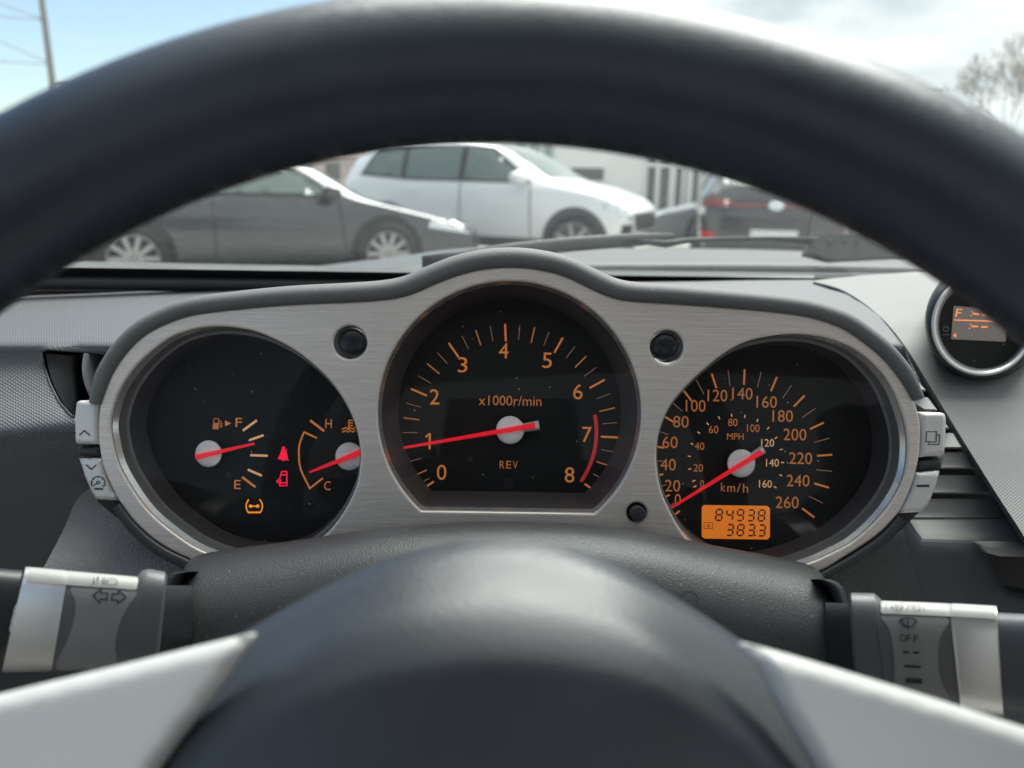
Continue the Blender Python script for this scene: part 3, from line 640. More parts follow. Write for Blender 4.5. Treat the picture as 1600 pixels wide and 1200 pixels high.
# black hatchback seen from behind
pb = onZ(1205, 372, .40); yawB = R_(78)
D_ = 9.3; pbm = P(1208, 360, D_)
fB = Vector((math.cos(yawB), math.sin(yawB), 0)); mB = Vector((pbm.x, pbm.y, GZ)) + fB * 2.1; 
stB = [(-2.2, .66, .36, .70, .78, .52), (-2.16, .80, .30, .86, .95, .60), (-2.05, .88, .26, .95, 1.08, .64), (-1.75, .90, .22, .97, 1.32, .62), (-1.3, .91, .2, .97, 1.46, .62), (-.5, .91, .2, .96, 1.52, .63), (.2, .91, .2, .95, 1.48, .63), (.9, .91, .2, .93, 1.05, .72), (1.6, .88, .2, .82, .90, .66), (2.05, .8, .25, .68, .74, .54), (2.2, .62, .35, .58, .60, .45)]
decB = [('rear_window', [(-.56, 1.06), (.56, 1.06), (.50, 1.36), (-.50, 1.36)], 'B', M_glassd, .005), ('tail_light_bar', [(-.82, .83), (.82, .83), (.82, .875), (-.82, .875)], 'B', M_redbar, .006), ('tail_lamp', [(-.84, .82), (-.50, .84), (-.50, .90), (-.84, .94)], 'B', M_redbar, .008), ('tail_lamp', [(.50, .84), (.84, .82), (.84, .94), (.50, .90)], 'B', M_redbar, .008),
        ('reflector', [(-.83, .43), (-.70, .43), (-.70, .54), (-.83, .54)], 'B', M_redlamp, .01), ('reflector', [(.70, .43), (.83, .43), (.83, .54), (.70, .54)], 'B', M_redlamp, .01), ('number_plate', [(-.27, .46), (.27, .46), (.27, .57), (-.27, .57)], 'B', M_plate, .012),
        ('tailgate_badge', [(.09 * math.cos(q), .855 + .06 * math.sin(q)) for q in np.linspace(0, 6.28, 16)[:-1]], 'B', M_chrome, .014), ('bumper_trim', [(-.78, .28), (.78, .28), (.78, .41), (-.78, .41)], 'B', M_clad, .006)]
for s in 'RL': decB += [('side_window', [(-1.4, 1.02), (.7, 1.0), (.2, 1.38), (-1.0, 1.38)], s, M_glassd, .009)]
car('black_hatchback', 'black hatchback seen from behind with red reflectors and pale number plate', mB, yawB, M_bblack, stB, (-1.3, 1.3), .33, .91, 'cars parked beyond the windscreen', decB)
# silver saloon nose on between the white and the black car
ps = P(1006, 335, 13.0); yawG = R_(168); fG = Vector((math.cos(yawG), math.sin(yawG), 0)); mG = Vector((ps.x, ps.y, GZ)) - fG * 2.35
decG = [('windscreen_glass', [(.18, -.56), (.98, -.66), (1.0, 0), (.98, .66), (.18, .56)], 'U', M_glassd, .004), ('front_grille', [(-.4, .42), (.4, .42), (.45, .56), (-.45, .56)], 'F', M_arch, .006), ('headlamp', [(-.76, .54), (-.5, .52), (-.5, .62), (-.76, .66)], 'F', M_lampc, .008), ('headlamp', [(.5, .52), (.76, .54), (.76, .66), (.5, .62)], 'F', M_lampc, .008)]
for s in 'RL': decG += [('side_window', [(-.42, .98), (.62, .965), (.40, 1.12), (-.02, 1.34), (-.42, 1.37)], s, M_glassd, .009)]
car('silver_saloon', 'silver saloon nose to the left, its bonnet showing between the white and black cars', mG, yawG, M_bsilver, stS, (-1.28, 1.28), .32, .89, 'cars parked beyond the windscreen', decG)

# ------------------------------------------------------------------ showroom building
M_render = mat('white_render', (.84, .83, .80), .85, var=.06, var_scale=.8)
M_ggreen = mat('green_tint_glass', (.30, .38, .35), .12, spec=.8)
M_bwin = mat('dark_window_glass', (.10, .12, .12), .1, spec=.8)
M_frame = mat('white_window_frame', (.78, .78, .76), .5)
M_roofg = mat('roof_edge_grey', (.35, .36, .36), .6)
YB = 27.0
bl = thing('showroom_building', 'white rendered showroom with tall framed windows behind the parked cars', 'building', (onY(990, 300, YB).x, YB, 0))
def bx(px0, px1): return onY(px0, 290, YB).x, onY(px1, 290, YB).x
def wall(nm, px0, px1, z0, z1, y0, y1, m, **kw):
    a, b = bx(px0, px1); v, f = box2((a, YB + y0, z0), (b, YB + y1, z1)); return mk(nm, v, f, m, bl, smooth=False, **kw)
wall('wall', 866, 1002, 0, 4.1, 0, 6, M_render)
wall('wall', 1102, 1440, 0, 3.6, 0, 6, M_render)
wall('wall', 560, 800, 0, 2.6, 1.5, 6, M_render)
wall('glass_wing', 800, 866, 0, 3.6, .35, 6, M_ggreen)
for x in (800, 822, 844, 862): wall('mullion', x, x + 4, 0, 3.6, .25, .34, M_frame)
wall('fascia', 796, 868, 3.6, 3.9, .1, 6, M_roofg)
wall('shop_front', 1002, 1102, 0, 3.8, .5, 6, M_bwin)
for x, wd in ((1003, 10), (1026, 7), (1048, 10), (1068, 5), (1076, 9), (1094, 8)): wall('mullion', x, x + wd, 0, 3.8, .3, .49, M_frame)
for z in (1.55, 2.9): wall('transom', 1003, 1102, z, z + .16, .36, .488, M_frame)
wall('roof_edge', 998, 1444, 3.8, 4.1, -.25, 6, M_roofg)
w1 = wall('window', 888, 946, 1.02, 1.52, -.06, -.003, M_frame)
a, b = bx(892, 942); v, f = box2((a, YB - .075, 1.07), (b, YB - .062, 1.47)); p_ = mk('pane', v, f, M_bwin, w1, smooth=False)
# low brick house further left
hb = thing('brick_house', 'low pale brick house with a brownish roof seen above the dark hatchback', 'house', (onY(520, 280, 34).x, 34, 0))
M_brick = mat('pale_brick', (.58, .50, .46), .9, var=.2, var_scale=3); M_tile = mat('brown_roof', (.30, .22, .20), .85, var=.2, var_scale=2)
xa, xb = onY(440, 280, 34).x, onY(585, 280, 34).x
v, f = box2((xa, 34, 0), (xb, 40, 1.9)); mk('wall', v, f, M_brick, hb, smooth=False)
v = [(xa - .3, 33.7, 1.88), (xb + .3, 33.7, 1.88), (xb + .3, 37, 3.2), (xa - .3, 37, 3.2), (xb + .3, 40.3, 1.88), (xa - .3, 40.3, 1.88)]
mk('roof', v, [(0, 1, 2, 3), (3, 2, 4, 5), (0, 3, 5), (1, 4, 2), (0, 5, 4, 1)], M_tile, hb, smooth=False)
for i in range(3):
    x = xa + .7 + i * 1.2; v, f = box2((x, 33.95, .9), (x + .6, 33.99, 1.6)); mk('window', v, f, M_bwin, hb, smooth=False)

# ------------------------------------------------------------------ pole, cables, bare trees
M_pole = mat('galvanised_pole', (.20, .21, .20), .6)
pt, pb_ = onY(63, -25, 15), onY(84, 150, 15)
ax = pt.x + (pb_.x - pt.x) * .5
po = thing('utility_pole', 'tall grey pole standing against the blue sky', 'pole', (ax, 15, 0))
topz = onY(63, -260, 15).z
mk('pole_shaft', *tube([(ax, 15, 0), (ax, 15, topz * .5), (ax, 15, topz)], [.075, .055, .045], 12), M_pole, po)
mk('cross_arm', *tube([(ax - .8, 15, topz - .4), (ax + .8, 15, topz - .4)], .05, 8), M_pole, po)
mk('mount_bracket', *tube([(ax - .02, 15, onY(82, 133, 15).z), (ax + .35, 14.9, onY(82, 133, 15).z)], .04, 8), M_pole, po)
cabs = [((-160, -70), (66, 98), 'lower of the cables sloping down to the grey pole'), ((-60, -50), (56, 30), 'steep cable meeting the grey pole near its top'), ((-160, 22), (60, 31), 'nearly level cable reaching the grey pole from the edge'), ((-120, 92), (70, 100), 'thin level cable below the sloping ones on the grey pole')]
for (a, b, lb) in cabs:
    A, B = onY(a[0], a[1], 15), onY(b[0], b[1], 15); B = Vector((ax, 15, B.z)); A.y = 11.5
    pts = [A.lerp(B, t / 10) - Vector((0, 0, .12 * math.sin(math.pi * t / 10))) for t in range(11)]
    v, f = tube(pts, .009, 6); mk('overhead_cable', v, f, M_pole, None, label=lb, cat='cable', group='cables fixed to the pole')
M_bark = mat('grey_bark', (.36, .34, .31), .9, var=.3, var_scale=8)
def tree(name, label, base, h, seed, spread=.5, depth=7):
    rng = random.Random(seed); t = thing(name, label, 'tree', base, group=None); tr, cr2 = [], []
    def grow(p, d, l, r, k):
        q = p; pts = [p]; rs = [r]
        for i in range(3):
            d = (d + Vector((rng.uniform(-1, 1), rng.uniform(-1, 1), rng.uniform(-.2, .7))) * .13).normalized(); q = q + d * l / 3; pts.append(q); rs.append(r * (1 - .12 * (i + 1)))
        (tr if k >= depth - 1 else cr2).append(tube(pts, rs, 6 if k > 2 else 4, False))
        if k == 0: return
        for i in range(3):
            a = rng.uniform(0, 2 * math.pi); e = d.cross(Vector((math.cos(a), math.sin(a), .3))).normalized()
            grow(pts[rng.choice((2, 3, 3))], (d * (1 - spread * .5) + e * spread * rng.uniform(.6, 1.2) + Vector((0, 0, .12))).normalized(), l * rng.uniform(.62, .82), max(.007, rs[-1] * .66), k - 1)
    grow(Vector(base), Vector((0, 0, 1)), h * .30, h * .016, depth)
    mk('trunk', *join(*tr), M_bark, t); mk('crown', *join(*cr2), M_bark, t, kind='stuff')
b = onY(1578, 300, 24); tree('bare_tree', 'leafless tree with fine grey twigs at the right edge beyond the wheel', (b.x, 24, GZ), 5.4, 4)
# ------------------------------------------------------------------ instrument cluster
DP, DF = .360, .387
cl = thing('instrument_cluster', 'three dial instrument cluster with brushed aluminium faceplate behind the steering wheel', 'instrument cluster', P(797, 650, .40))
o_top = [(156, 632), (163, 610), (175, 582), (195, 552), (222, 525), (258, 505), (300, 491), (360, 483), (450, 475), (540, 471), (600, 467), (640, 459), (680, 442), (720, 427), (760, 418.5), (800, 416), (840, 419.5), (880, 429), (915, 445), (950, 461), (985, 469), (1050, 473), (1130, 479), (1200, 485), (1260, 493), (1312, 509), (1347, 531), (1380, 558), (1408, 592), (1428, 626), (1438, 655)]
o_right = [(1439, 680), (1437, 712), (1431, 740), (1420, 772), (1403, 804), (1378, 831), (1350, 852), (1315, 874), (1280, 894)]
o_bot = [(1200, 915), (1050, 900), (800, 885), (520, 895), (400, 905), (335, 893)]
o_left = [(295, 874), (260, 857), (230, 836), (204, 810), (186, 784), (172, 757), (160, 727), (154, 694), (153, 660)]
outline = cr(o_top + o_right + o_bot + o_left, True, 3)
a0 = math.radians(49)
tach = [(796 + 206 * math.sin(t), 645 - 206 * math.cos(t)) for t in np.linspace(-math.pi + .735, math.pi - .735, 90)]
tach = tach + [(928, 802), (800, 800), (664, 798)]
holeL = cr([(173, 657), (176, 692), (186, 728), (208, 767), (234, 801), (269, 831), (310, 858), (360, 875), (420, 878), (470, 863), (505, 838), (524, 818), (543, 789), (557, 757), (563, 722), (562, 695), (553, 658), (534, 620), (507, 586), (463, 549), (413, 523), (375, 513), (335, 510), (296, 516), (260, 531), (217, 567), (187, 610)], True, 4)
holeR = cr([(1228, 522), (1175, 531), (1140, 547), (1105, 573), (1070, 606), (1045, 638), (1030, 676), (1026, 708), (1028, 740), (1035, 771), (1049, 802), (1066, 831), (1086, 853), (1118, 877), (1165, 894), (1215, 893), (1263, 880), (1298, 865), (1333, 846), (1368, 815), (1395, 781), (1412, 746), (1418, 709), (1416, 671), (1405, 633), (1388, 597), (1360, 564), (1326, 540), (1280, 525)], True, 4)
small = [circ(547, 535, 26, 40), circ(1042, 542, 26, 40), circ(995, 801, 15, 30)]
curveplate('faceplate', [outline, tach, holeL, holeR, *small], DP, .004, .0012, M_alu, cl, 2)
# chamfers of the three openings (a bright ring just inside each hole), stepped walls behind them
def scale2(lp, k, c=None):
    c = c if c is not None else np.mean([np.array(p) for p in lp], 0); return [c + (np.array(p) - c) * k for p in lp]
def inset(lp, d):
    n = len(lp); o = []; A = np.array([p[:2] for p in lp], float); area = .5 * np.sum(A[:, 0] * np.roll(A[:, 1], -1) - np.roll(A[:, 0], -1) * A[:, 1]); s = 1 if area > 0 else -1
    for i in range(n):
        t = A[(i + 1) % n] - A[i - 1]; t /= np.linalg.norm(t) + 1e-9; o.append(A[i] + s * d * np.array([-t[1], t[0]]))
    return o
def gauge(name, hole, wallstep, label):
    g = thing(name, parent=cl, loc=P(*np.mean([np.array(p) for p in hole], 0), DF) - worldloc(cl), label=label)
    h = resample([np.array(p[:2]) for p in hole], 140, True)
    H = lambda lp, D: [P(p[0], p[1], D) for p in lp]
    # pixel sizes are kept in the plane of the plate so the walls run straight back
    back = lambda lp, D: [P(p[0], p[1], DP) + FW * (D - DP) for p in lp]
    i1, i2, i3 = inset(h, -1.5), inset(h, 2.5), inset(h, 5)
    mk('opening_chamfer', *loft([back(inset(h, -1), DP + .0012), back(inset(h, 3.2), DP + .0055)], True), M_chamfer, g)
    if wallstep:
        mk('opening_step', *loft([back(inset(h, 3.0), DP + .0054), back(inset(h, 4.5), DP + .012), back(inset(h, 9), DP + .0125)], True), M_wall2, g, angle=50)
        mk('dial_wall', *loft([back(inset(h, 8.8), DP + .0124), back(inset(h, 14), DF + .001)], True), M_wall, g)
        ln = inset(h, 4)
    else:
        mk('dial_wall', *loft([back(inset(h, 3.0), DP + .0054), back(inset(h, 5), DP + .0075), back(inset(h, 20), DF + .001)], True), M_wall, g)
        ln = inset(h, 4)
    fo = back(inset(h, -12), DF)
    px = [topx(p) for p in fo]; V, T = fill(px, (), None); mk('dial_face', [P(a, b, DF) for a, b in V], T, M_face, g, smooth=False)
    V, T = fill([tuple(p) for p in ln], (), None); mk('dial_lens', [P(a, b, DP) + FW * .0066 for a, b in V], T, M_lens, g, smooth=False)
    return g
gL = gauge('fuel_and_temperature_dial', holeL, True, 'left dial with fuel and temperature needles and warning lamps')
gT = gauge('tachometer', tach, False, 'tall centre dial marked 0 to 8')
gS = gauge('speedometer', holeR, True, 'right dial marked in km/h and MPH with amber odometer')
mp = lambda px, py: P(px, py, DF - .0004)
mp2 = lambda px, py: P(px, py, DF - .0009)
def needle(parent, cx, cy, r, tip, tail, wtip, wtail, zc=.006, cap_off=None):
    """round cap on a spindle with a tapered pointer across it"""
    cc = lambda rr, d: [P(a, b, DF - d) for a, b in circ(cx, cy, rr, 40)]
    t = np.array(tip, float) - (cx, cy); l = np.linalg.norm(t); t /= l; n = np.array([-t[1], t[0]])
    N_ = parent
    mk('needle_cap', *loft([cc(r * .96, .0005), cc(r, .002), cc(r, .0048), cc(r * .94, .0056), cc(r * .5, .0058), cc(.5, .0059)], True), M_cap, N_, angle=60)
    a, b = np.array(tip, float), np.array(tail, float)
    def bar(p, q, wp, wq, d0, d1, m, nm):
        nm = 'needle' if nm == 'pointer' else nm
        A = [p + n * wp / 2, p - n * wp / 2, q - n * wq / 2, q + n * wq / 2]
        sh = lambda d, k: [P(*(c + (x - c) * np.array([1, 1]) * 1), DF - d) for x, c in zip(A, [p, p, q, q])]
        mid = [p, q]; top_ = [P(*(p), DF - d1), P(*(q), DF - d1)]
        base = [P(*x, DF - d0) for x in A]
        crest = [P(*(x + (c - x) * .45), DF - d1) for x, c in zip(A, [p, p, q, q])]
        mk(nm, *loft([base, crest], True, True), m, N_, smooth=False)
    bar(a, b, wtip, wtail, .0062, .0078, M_needle, 'pointer')
    return N_, t, n, bar
def ticks(parent, c, R1, R2, angs, wd, m, nm='tick_mark'):
    for a in angs:
        a = R_(a); d = np.array([math.cos(a), -math.sin(a)])
        ink(nm, m, parent, mp, [[np.array(c) + d * R2, np.array(c) + d * R1]], wd)
# --- tachometer
TC = (797, 675)
for s, x, y in (('0', 690, 738), ('1', 670, 690), ('2', 679, 620), ('3', 723, 570), ('4', 787, 548), ('5', 855, 563), ('6', 903, 612), ('7', 917, 679), ('8', 890, 742)):
    if s == '1': ink('numeral', M_oran, gT, mp, [[(x - 5, y - 7), (x + .5, y - 11.5), (x + 1.5, y - 11.5), (x + 1.2, y + 12)]], 3.2)
    else: text(s, x, y, 24, M_oran, gT, mp, 15)
text('x1000r/min', 797, 626, 15.5, M_orand, gT, mp, 98, name='dial_caption')
for i, ch in enumerate('REV'): text(ch, 784.5 + i * 10.4, 726 + i * .15, 12, M_orand, gT, mp, 7.6, name='dial_caption')
def TA(v): return float(np.interp(v, [0, .25, .5, .75, 1, 8], [213, 209.8, 204.5, 196.4, 188.3, -34.8]))
ticks(gT, TC, 142, 169, [TA(v) for v in (0, 1, 2, 3, 4, 5, 6, 7, 8)], 3.1, M_oran)
ticks(gT, TC, 143, 168, [TA(v + .5) for v in range(0, 8)], 2.0, M_orand)
ticks(gT, TC, 145, 168, [TA(v + q) for v in range(0, 8) for q in (.25, .75)], 1.0, M_thin)
arc = [(TC[0] + 135 * math.cos(R_(a)), TC[1] - 135 * math.sin(R_(a))) for a in np.linspace(11.5, -35, 40)]
ink('redline_arc', M_redz, gT, mp, [arc], 5.5)
N_, t, n, bar = needle(gT, 797, 672, 22, (631, 699.5), (836, 664.5), 3.8, 9)
tl = np.array([797, 672]) - t * 18
bar(tl, np.array([797., 672]) - t * 46, 13, 15, .0035, .0060, M_white, 'needle_tail')
ink('dial_pin_hole', M_gap, gT, mp, polys=[circ(735, 717, 5, 16)])
ink('dial_window', M_ghost, gT, mp, polys=[[(787, 748), (801, 748), (801, 762), (787, 762)]])
text('SLIP', 872, 783, 9, M_ghost, gT, mp, 26, name='unlit_caption')
# --- speedometer
SCN = (1156, 722)
for s, x, y, wd in (('0', 1059, 781, 10), ('20', 1051, 759, 24), ('40', 1044, 726, 24), ('60', 1047, 691, 24), ('80', 1064, 659, 24.5), ('100', 1087, 634, 31), ('120', 1121, 618, 31), ('140', 1160, 615, 32), ('160', 1198, 628, 32), ('180', 1223, 650, 32), ('200', 1242, 679, 36), ('220', 1251, 716, 36), ('240', 1247, 751, 36), ('260', 1230, 785, 36)):
    text(s, x, y, 18.5, M_orand, gS, mp, wd)
for s, x, y, wd in (('0', 1097, 756, 6), ('20', 1091, 731, 15), ('40', 1093, 697, 15), ('60', 1115, 671, 15), ('80', 1145, 660, 15), ('100', 1177, 669, 20), ('120', 1199.5, 692, 20), ('140', 1207, 723, 20), ('160', 1196, 756, 20)):
    text(s, x, y, 12, M_pale if s in ('120', '140', '160') else M_orand, gS, mp, wd)
text('MPH', 1149, 682, 10, M_orand, gS, mp, 26, name='dial_caption')
for i, (ch, wd) in enumerate((('k', 7), ('m', 12), ('/', 6), ('h', 8))): text(ch, 1130 + (0, 12.5, 24.5, 35)[i], (761, 764, 762, 762.5)[i], (14, 9.5, 14, 14)[i], M_orand, gS, mp, wd, name='dial_caption')
def SA(v): return float(np.interp(v, [0, 20, 40, 60, 260], [219, 205, 189, 169.4, -36.6]))
ticks(gS, SCN, 121, 145, [SA(v) for v in range(0, 261, 20)], 2.9, M_oran)
ticks(gS, SCN, 120, 145, [SA(v) for v in range(10, 260, 20)], 1.1, M_thin)
for x, y in ((245, 800), (240, 775), (222, 722), (220, 665), (232, 610), (262, 560), (302, 520), (353, 493), (409, 482), (468, 487), (524, 505), (572, 540), (607, 583), (630, 635), (636, 693), (628, 750), (603, 803)):
    q = np.array((1000 + x / 2.856, 480 + y / 2.856)); d = q - SCN; d /= np.linalg.norm(d); ink('tick_mark', M_pale, gS, mp, [[q - d * 2.4, q + d * 2.4]], 1.7)
Ns, t, n, bar = needle(gS, 1158, 724, 22, (1043, 797), (1190, 706), 3.6, 9)
bar(np.array([1158., 724]) - t * 16, np.array([1158., 724]) - t * 42, 11, 14, .0035, .0060, M_white, 'needle_tail')
lcd = gS
rr = [(1100, 789), (1199, 790.5), (1203, 794), (1203, 839), (1199, 843), (1100, 841.5), (1096.5, 838), (1096.5, 792.5)]
V, T = fill(rr); mk('odometer_screen', [mp(*p) for p in V], T, M_lcd, lcd, smooth=False)
SEG = {'a': ((.12, 1), (.88, 1)), 'b': ((1, .92), (1, .56)), 'c': ((1, .44), (1, .08)), 'd': ((.12, 0), (.88, 0)), 'e': ((0, .08), (0, .44)), 'f': ((0, .56), (0, .92)), 'g': ((.12, .5), (.88, .5))}
DIG = {'8': 'abcdefg', '4': 'bcfg', '9': 'abcdfg', '3': 'abcdg'}
def seg(ch, x, y, wd, h, m):
    ls = []
    for k in DIG[ch]:
        (x0, y0), (x1, y1) = SEG[k]; sh = .10 * h
        ls.append([(x + x0 * wd + sh * y0, y - y0 * h), (x + x1 * wd + sh * y1, y - y1 * h)])
    ink('odometer_digit', m, lcd, mp2, ls, 2.5)
for i, ch in enumerate('84938'): seg(ch, 1118 + i * 16.6, 813 + i * .25, 9.5, 17, M_ink)
for i, ch in enumerate('383.3'):
    if ch != '.': seg(ch, 1135 + (i if i < 3 else 3) * 16.6, 836.5 + i * .2, 9.5, 17, M_ink)
ink('decimal_point', M_ink, lcd, mp2, polys=[circ(1179.5, 836.5, 1.5, 10)])
ink('trip_box', M_ink, lcd, mp2, [[(1100, 816.5), (1113.5, 816.5), (1113.5, 826), (1100, 826), (1100, 816.5)]], .8)
text('A', 1107, 821.5, 6.5, M_ink, lcd, mp2, 6, name='letter')
# --- fuel and temperature
Z = lambda pts, x0=320, y0=640, k=6: [(x0 + a / k, y0 + b / k) for a, b in pts]
for a, m in (([(357, 197), (488, 100)], M_pale), ([(417, 287), (551, 240)], M_pale), ([(425, 427), (590, 433)], M_pale), ([(403, 562), (535, 620)], M_pale), ([(350, 632), (475, 727)], M_oran), ([(987, 100), (1120, 202)], M_oran)):
    ink('tick_mark', m, gL, mp, [Z(a)], 3.6)
tarc = cr(Z([(930, 210), (890, 320), (882, 420), (900, 560), (985, 738)]), False, 8)
ink('temperature_scale', M_oran, gL, mp, [Z([(1052, 267), (934, 212)])[:2] + tarc[1:] + Z([(1108, 642)])], 2.8)
for s, x, y in (('F', 373, 660), ('E', 371, 757), ('H', 513.5, 662), ('C', 511.5, 759)): text(s, x, y, 14, M_oran, gL, mp, 10, name='letter')
ink('fuel_pump_symbol', M_orand, gL, mp, [Z([(85, 85), (130, 85), (130, 130)]), Z([(85, 130), (85, 85)]), Z([(138, 100), (158, 122), (160, 160), (150, 165), (143, 130), (136, 128)])], 1.2, [Z([(72, 184), (78, 125), (131, 125), (131, 184)])])
ink('arrow_mark', M_oran, gL, mp, polys=[Z([(190, 102), (190, 156), (248, 130)])])
wav = lambda y: [(1285 + i * 8, y + 7 * math.sin(i * 1.1)) for i in range(17)]
ink('coolant_symbol', M_oran, gL, mp, [Z([(1350, 95), (1350, 185)]), Z([(1350, 100), (1390, 100)]), Z([(1350, 125), (1390, 125)]), Z([(1350, 150), (1390, 150)]), Z(wav(175)), Z(wav(203))], 1.7, [circ(320 + 1350 / 6, 640 + 178 / 6, 2.4, 12)])
ink('seatbelt_lamp', M_redl, gL, mp, polys=[[tuple(p) for p in circ(320 + 738 / 6, 640 + 362 / 6, 2.7, 14)], Z([(718, 378), (760, 378), (778, 440), (775, 452), (790, 478), (752, 470), (750, 480), (725, 480), (722, 470), (682, 460), (700, 430)])])
ink('seatbelt_strap', M_redl, gL, mp, [Z([(700, 470), (775, 368)])], 1.0)
ink('open_door_lamp', M_redl, gL, mp, [Z([(722, 580), (768, 580), (770, 712), (705, 714), (700, 690)]), Z([(722, 580), (705, 640), (676, 672), (688, 684), (712, 655)]), Z([(712, 655), (706, 690), (766, 684)]), Z([(720, 612), (766, 612)])], 2.0)
ink('tyre_pressure_lamp', M_tele, gL, mp, [cr(Z([(412, 840), (392, 880), (388, 915), (402, 955), (412, 966)]), False, 4), cr(Z([(514, 840), (536, 880), (540, 915), (526, 955), (514, 966)]), False, 4), Z([(410, 962), (520, 962)]), Z([(412, 905), (512, 905)])], 2.0, [circ(320 + 430 / 6, 640 + 905 / 6, 2.8, 10), circ(320 + 495 / 6, 640 + 905 / 6, 2.8, 10)])
for k in range(5): ink('tyre_tread_mark', M_tele, gL, mp, [Z([(412 + k * 25, 958), (412 + k * 25, 974)])], 2.0)
for cx, cy in ((443, 790), (486, 790)): ink('unlit_lamp', M_ghost, gL, mp, [circ(cx, cy, 9, 20) + [(cx + 9, cy)], [(cx, cy - 5), (cx, cy + 5)], [(cx - 12, cy - 7), (cx - 13, cy), (cx - 12, cy + 7)], [(cx + 12, cy - 7), (cx + 13, cy), (cx + 12, cy + 7)]], 1.6)
ink('unlit_lamp', M_ghost, gL, mp, [[(480, 586), (503, 586), (503, 601), (480, 601), (480, 586)], [(486, 593), (497, 593)]], 2)
ink('unlit_lamp', M_ghost, gL, mp, [[(474, 824), (497, 824), (497, 836), (474, 836), (474, 824)]], 2)
ink('unlit_lamp', M_ghost, gL, mp, [[(427, 824), (434, 829), (448, 829), (456, 824)], [(434, 829), (438, 834), (447, 834), (450, 829)]], 2)
ink('unlit_lamp', M_ghost, gL, mp, [circ(443, 628, 9, 20) + [(452, 628)]], 2)
ink('unlit_lamp', M_ghost, gL, mp, [[(436, 662), (447, 672), (437, 680)], [(434, 668), (446, 678)]], 2)
needle(gL, 326, 709, 21, (398, 693), (305, 714.5), 3.6, 8.5)
needle(gL, 546, 713, 22, (483.5, 738), (567, 705), 3.2, 10)
for x, y in ((357, 742), (526, 742)):
    ink('dial_pin_hole', M_gap, gL, mp, polys=[circ(x, y, 4.5, 16)])

# --- padded hood round the top of the cluster, black trim at the foot of each side
def hoodstrip(name, path, wds, m, depth, bul=.004):
    p = [np.array(q) for q in path]; n = len(p); rows = []
    prof = [(-.06, .0015), (-.02, -.0012), (.14, -bul * .75), (.38, -bul), (.64, -bul * .8), (.86, -bul * .2), (1.0, .004), (1.02, .012), (1.0, depth)]
    for i in range(n):
        t = p[min(i + 1, n - 1)] - p[max(i - 1, 0)]; t = t / np.linalg.norm(t); nn = np.array([t[1], -t[0]]); wd = wds(i / (n - 1))
        rows.append([P(*(p[i] + nn * wd * a), DP) + FW * b for a, b in prof])
    return mk(name, *loft(rows, False), m, cl)
hp = resample(cr(o_top[:-1], False, 5), 160)
hoodstrip('padded_hood', hp, lambda u: 25 + 7 * math.sin(math.pi * u) - 6 * max(0, 1 - u / .03) - 6 * max(0, 1 - (1 - u) / .03), M_hood, .10)
hoodstrip('lower_trim', resample(cr([(345, 905), (296, 876), (261, 859), (231, 838), (205, 812), (187, 787)], False, 5), 40), lambda u: 20 - 4 * u, M_black, .06, .002)
hoodstrip('lower_trim', resample(cr([(1404, 807), (1379, 834), (1351, 855), (1316, 877), (1270, 902)], False, 5), 40), lambda u: 16 + 5 * u, M_black, .06, .002)
# back skirt behind the buttons
for q in ([(152, 610), (122, 636), (124, 700), (150, 786), (186, 815), (200, 800), (172, 745), (162, 690), (162, 640)], [(1436, 632), (1474, 655), (1468, 720), (1445, 796), (1405, 835), (1395, 815), (1422, 765), (1432, 715), (1433, 660)]):
    mk('side_backing', *pillow(q, plane_tow(.372), 4, .002, 14, .05), M_gap, cl)
# --- keys
def key(poly, nm='key', m=None, n=0.0):
    return mk(nm, *pillow([tuple(p) for p in resample(poly, 70, True)], lambda a, b, k: P(a, b, .3605 - n) - FW * k, 5, .0016, 4, .010), m or M_key, cl)
rnd = lambda pts, k=5: pts
key([(117, 629), (121, 626), (155, 627), (152, 645), (152.5, 672), (154, 695), (118, 694), (115, 690), (114, 655)])
key([(118, 698), (154.5, 697), (157, 714), (121, 713)], 'key_divider', M_black, -.002)
key([(121, 717), (158, 716), (165, 744), (175, 768), (187, 783), (152, 781), (147, 780), (140, 768), (131, 748)])
key([(1439, 647), (1441, 645), (1474, 645), (1479, 647), (1481, 656), (1480, 680), (1478, 712), (1438, 715), (1440, 690)])
key([(1437, 719), (1476, 716), (1473, 733), (1433, 737)], 'key_divider', M_black, -.002)
key([(1433, 739), (1471, 736), (1464, 762), (1455, 785), (1446, 798), (1441, 801), (1404, 803), (1414, 787), (1424, 768)])
mk_ = lambda px, py: P(px, py, .3602)
KZ = lambda pts: [(100 + a / 6.32, 610 + b / 6.32) for a, b in pts]
ink('up_chevron', M_ink, cl, mk_, [KZ([(150, 443), (198, 397), (256, 447)])], 1.7)
ink('down_chevron', M_ink, cl, mk_, [KZ([(214, 733), (268, 780), (318, 735)])], 1.7)
ga = [(336 + 68 * math.cos(R_(a)), 914 - 64 * math.sin(R_(a))) for a in range(-35, 216, 8)]
ink('dial_symbol', M_ink, cl, mk_, [KZ(ga), KZ([(285, 945), (322, 918)]), KZ(ga[:1] + [(375, 935)]), KZ(circ(336, 910, 15, 14) + [(351, 910)])] + [KZ([(336 + 68 * math.cos(R_(a)), 914 - 64 * math.sin(R_(a))), (336 + 52 * math.cos(R_(a)), 914 - 49 * math.sin(R_(a)))]) for a in (0, 45, 90, 135, 180)], 1.4)
ink('dial_symbol_bar', M_ink, cl, mk_, [KZ([(303 + i * 18, 962), (305 + i * 18, 984)]) for i in range(5)], 2.0)
RZ = lambda pts: [(1400 + a / 6, 620 + b / 6) for a, b in pts]
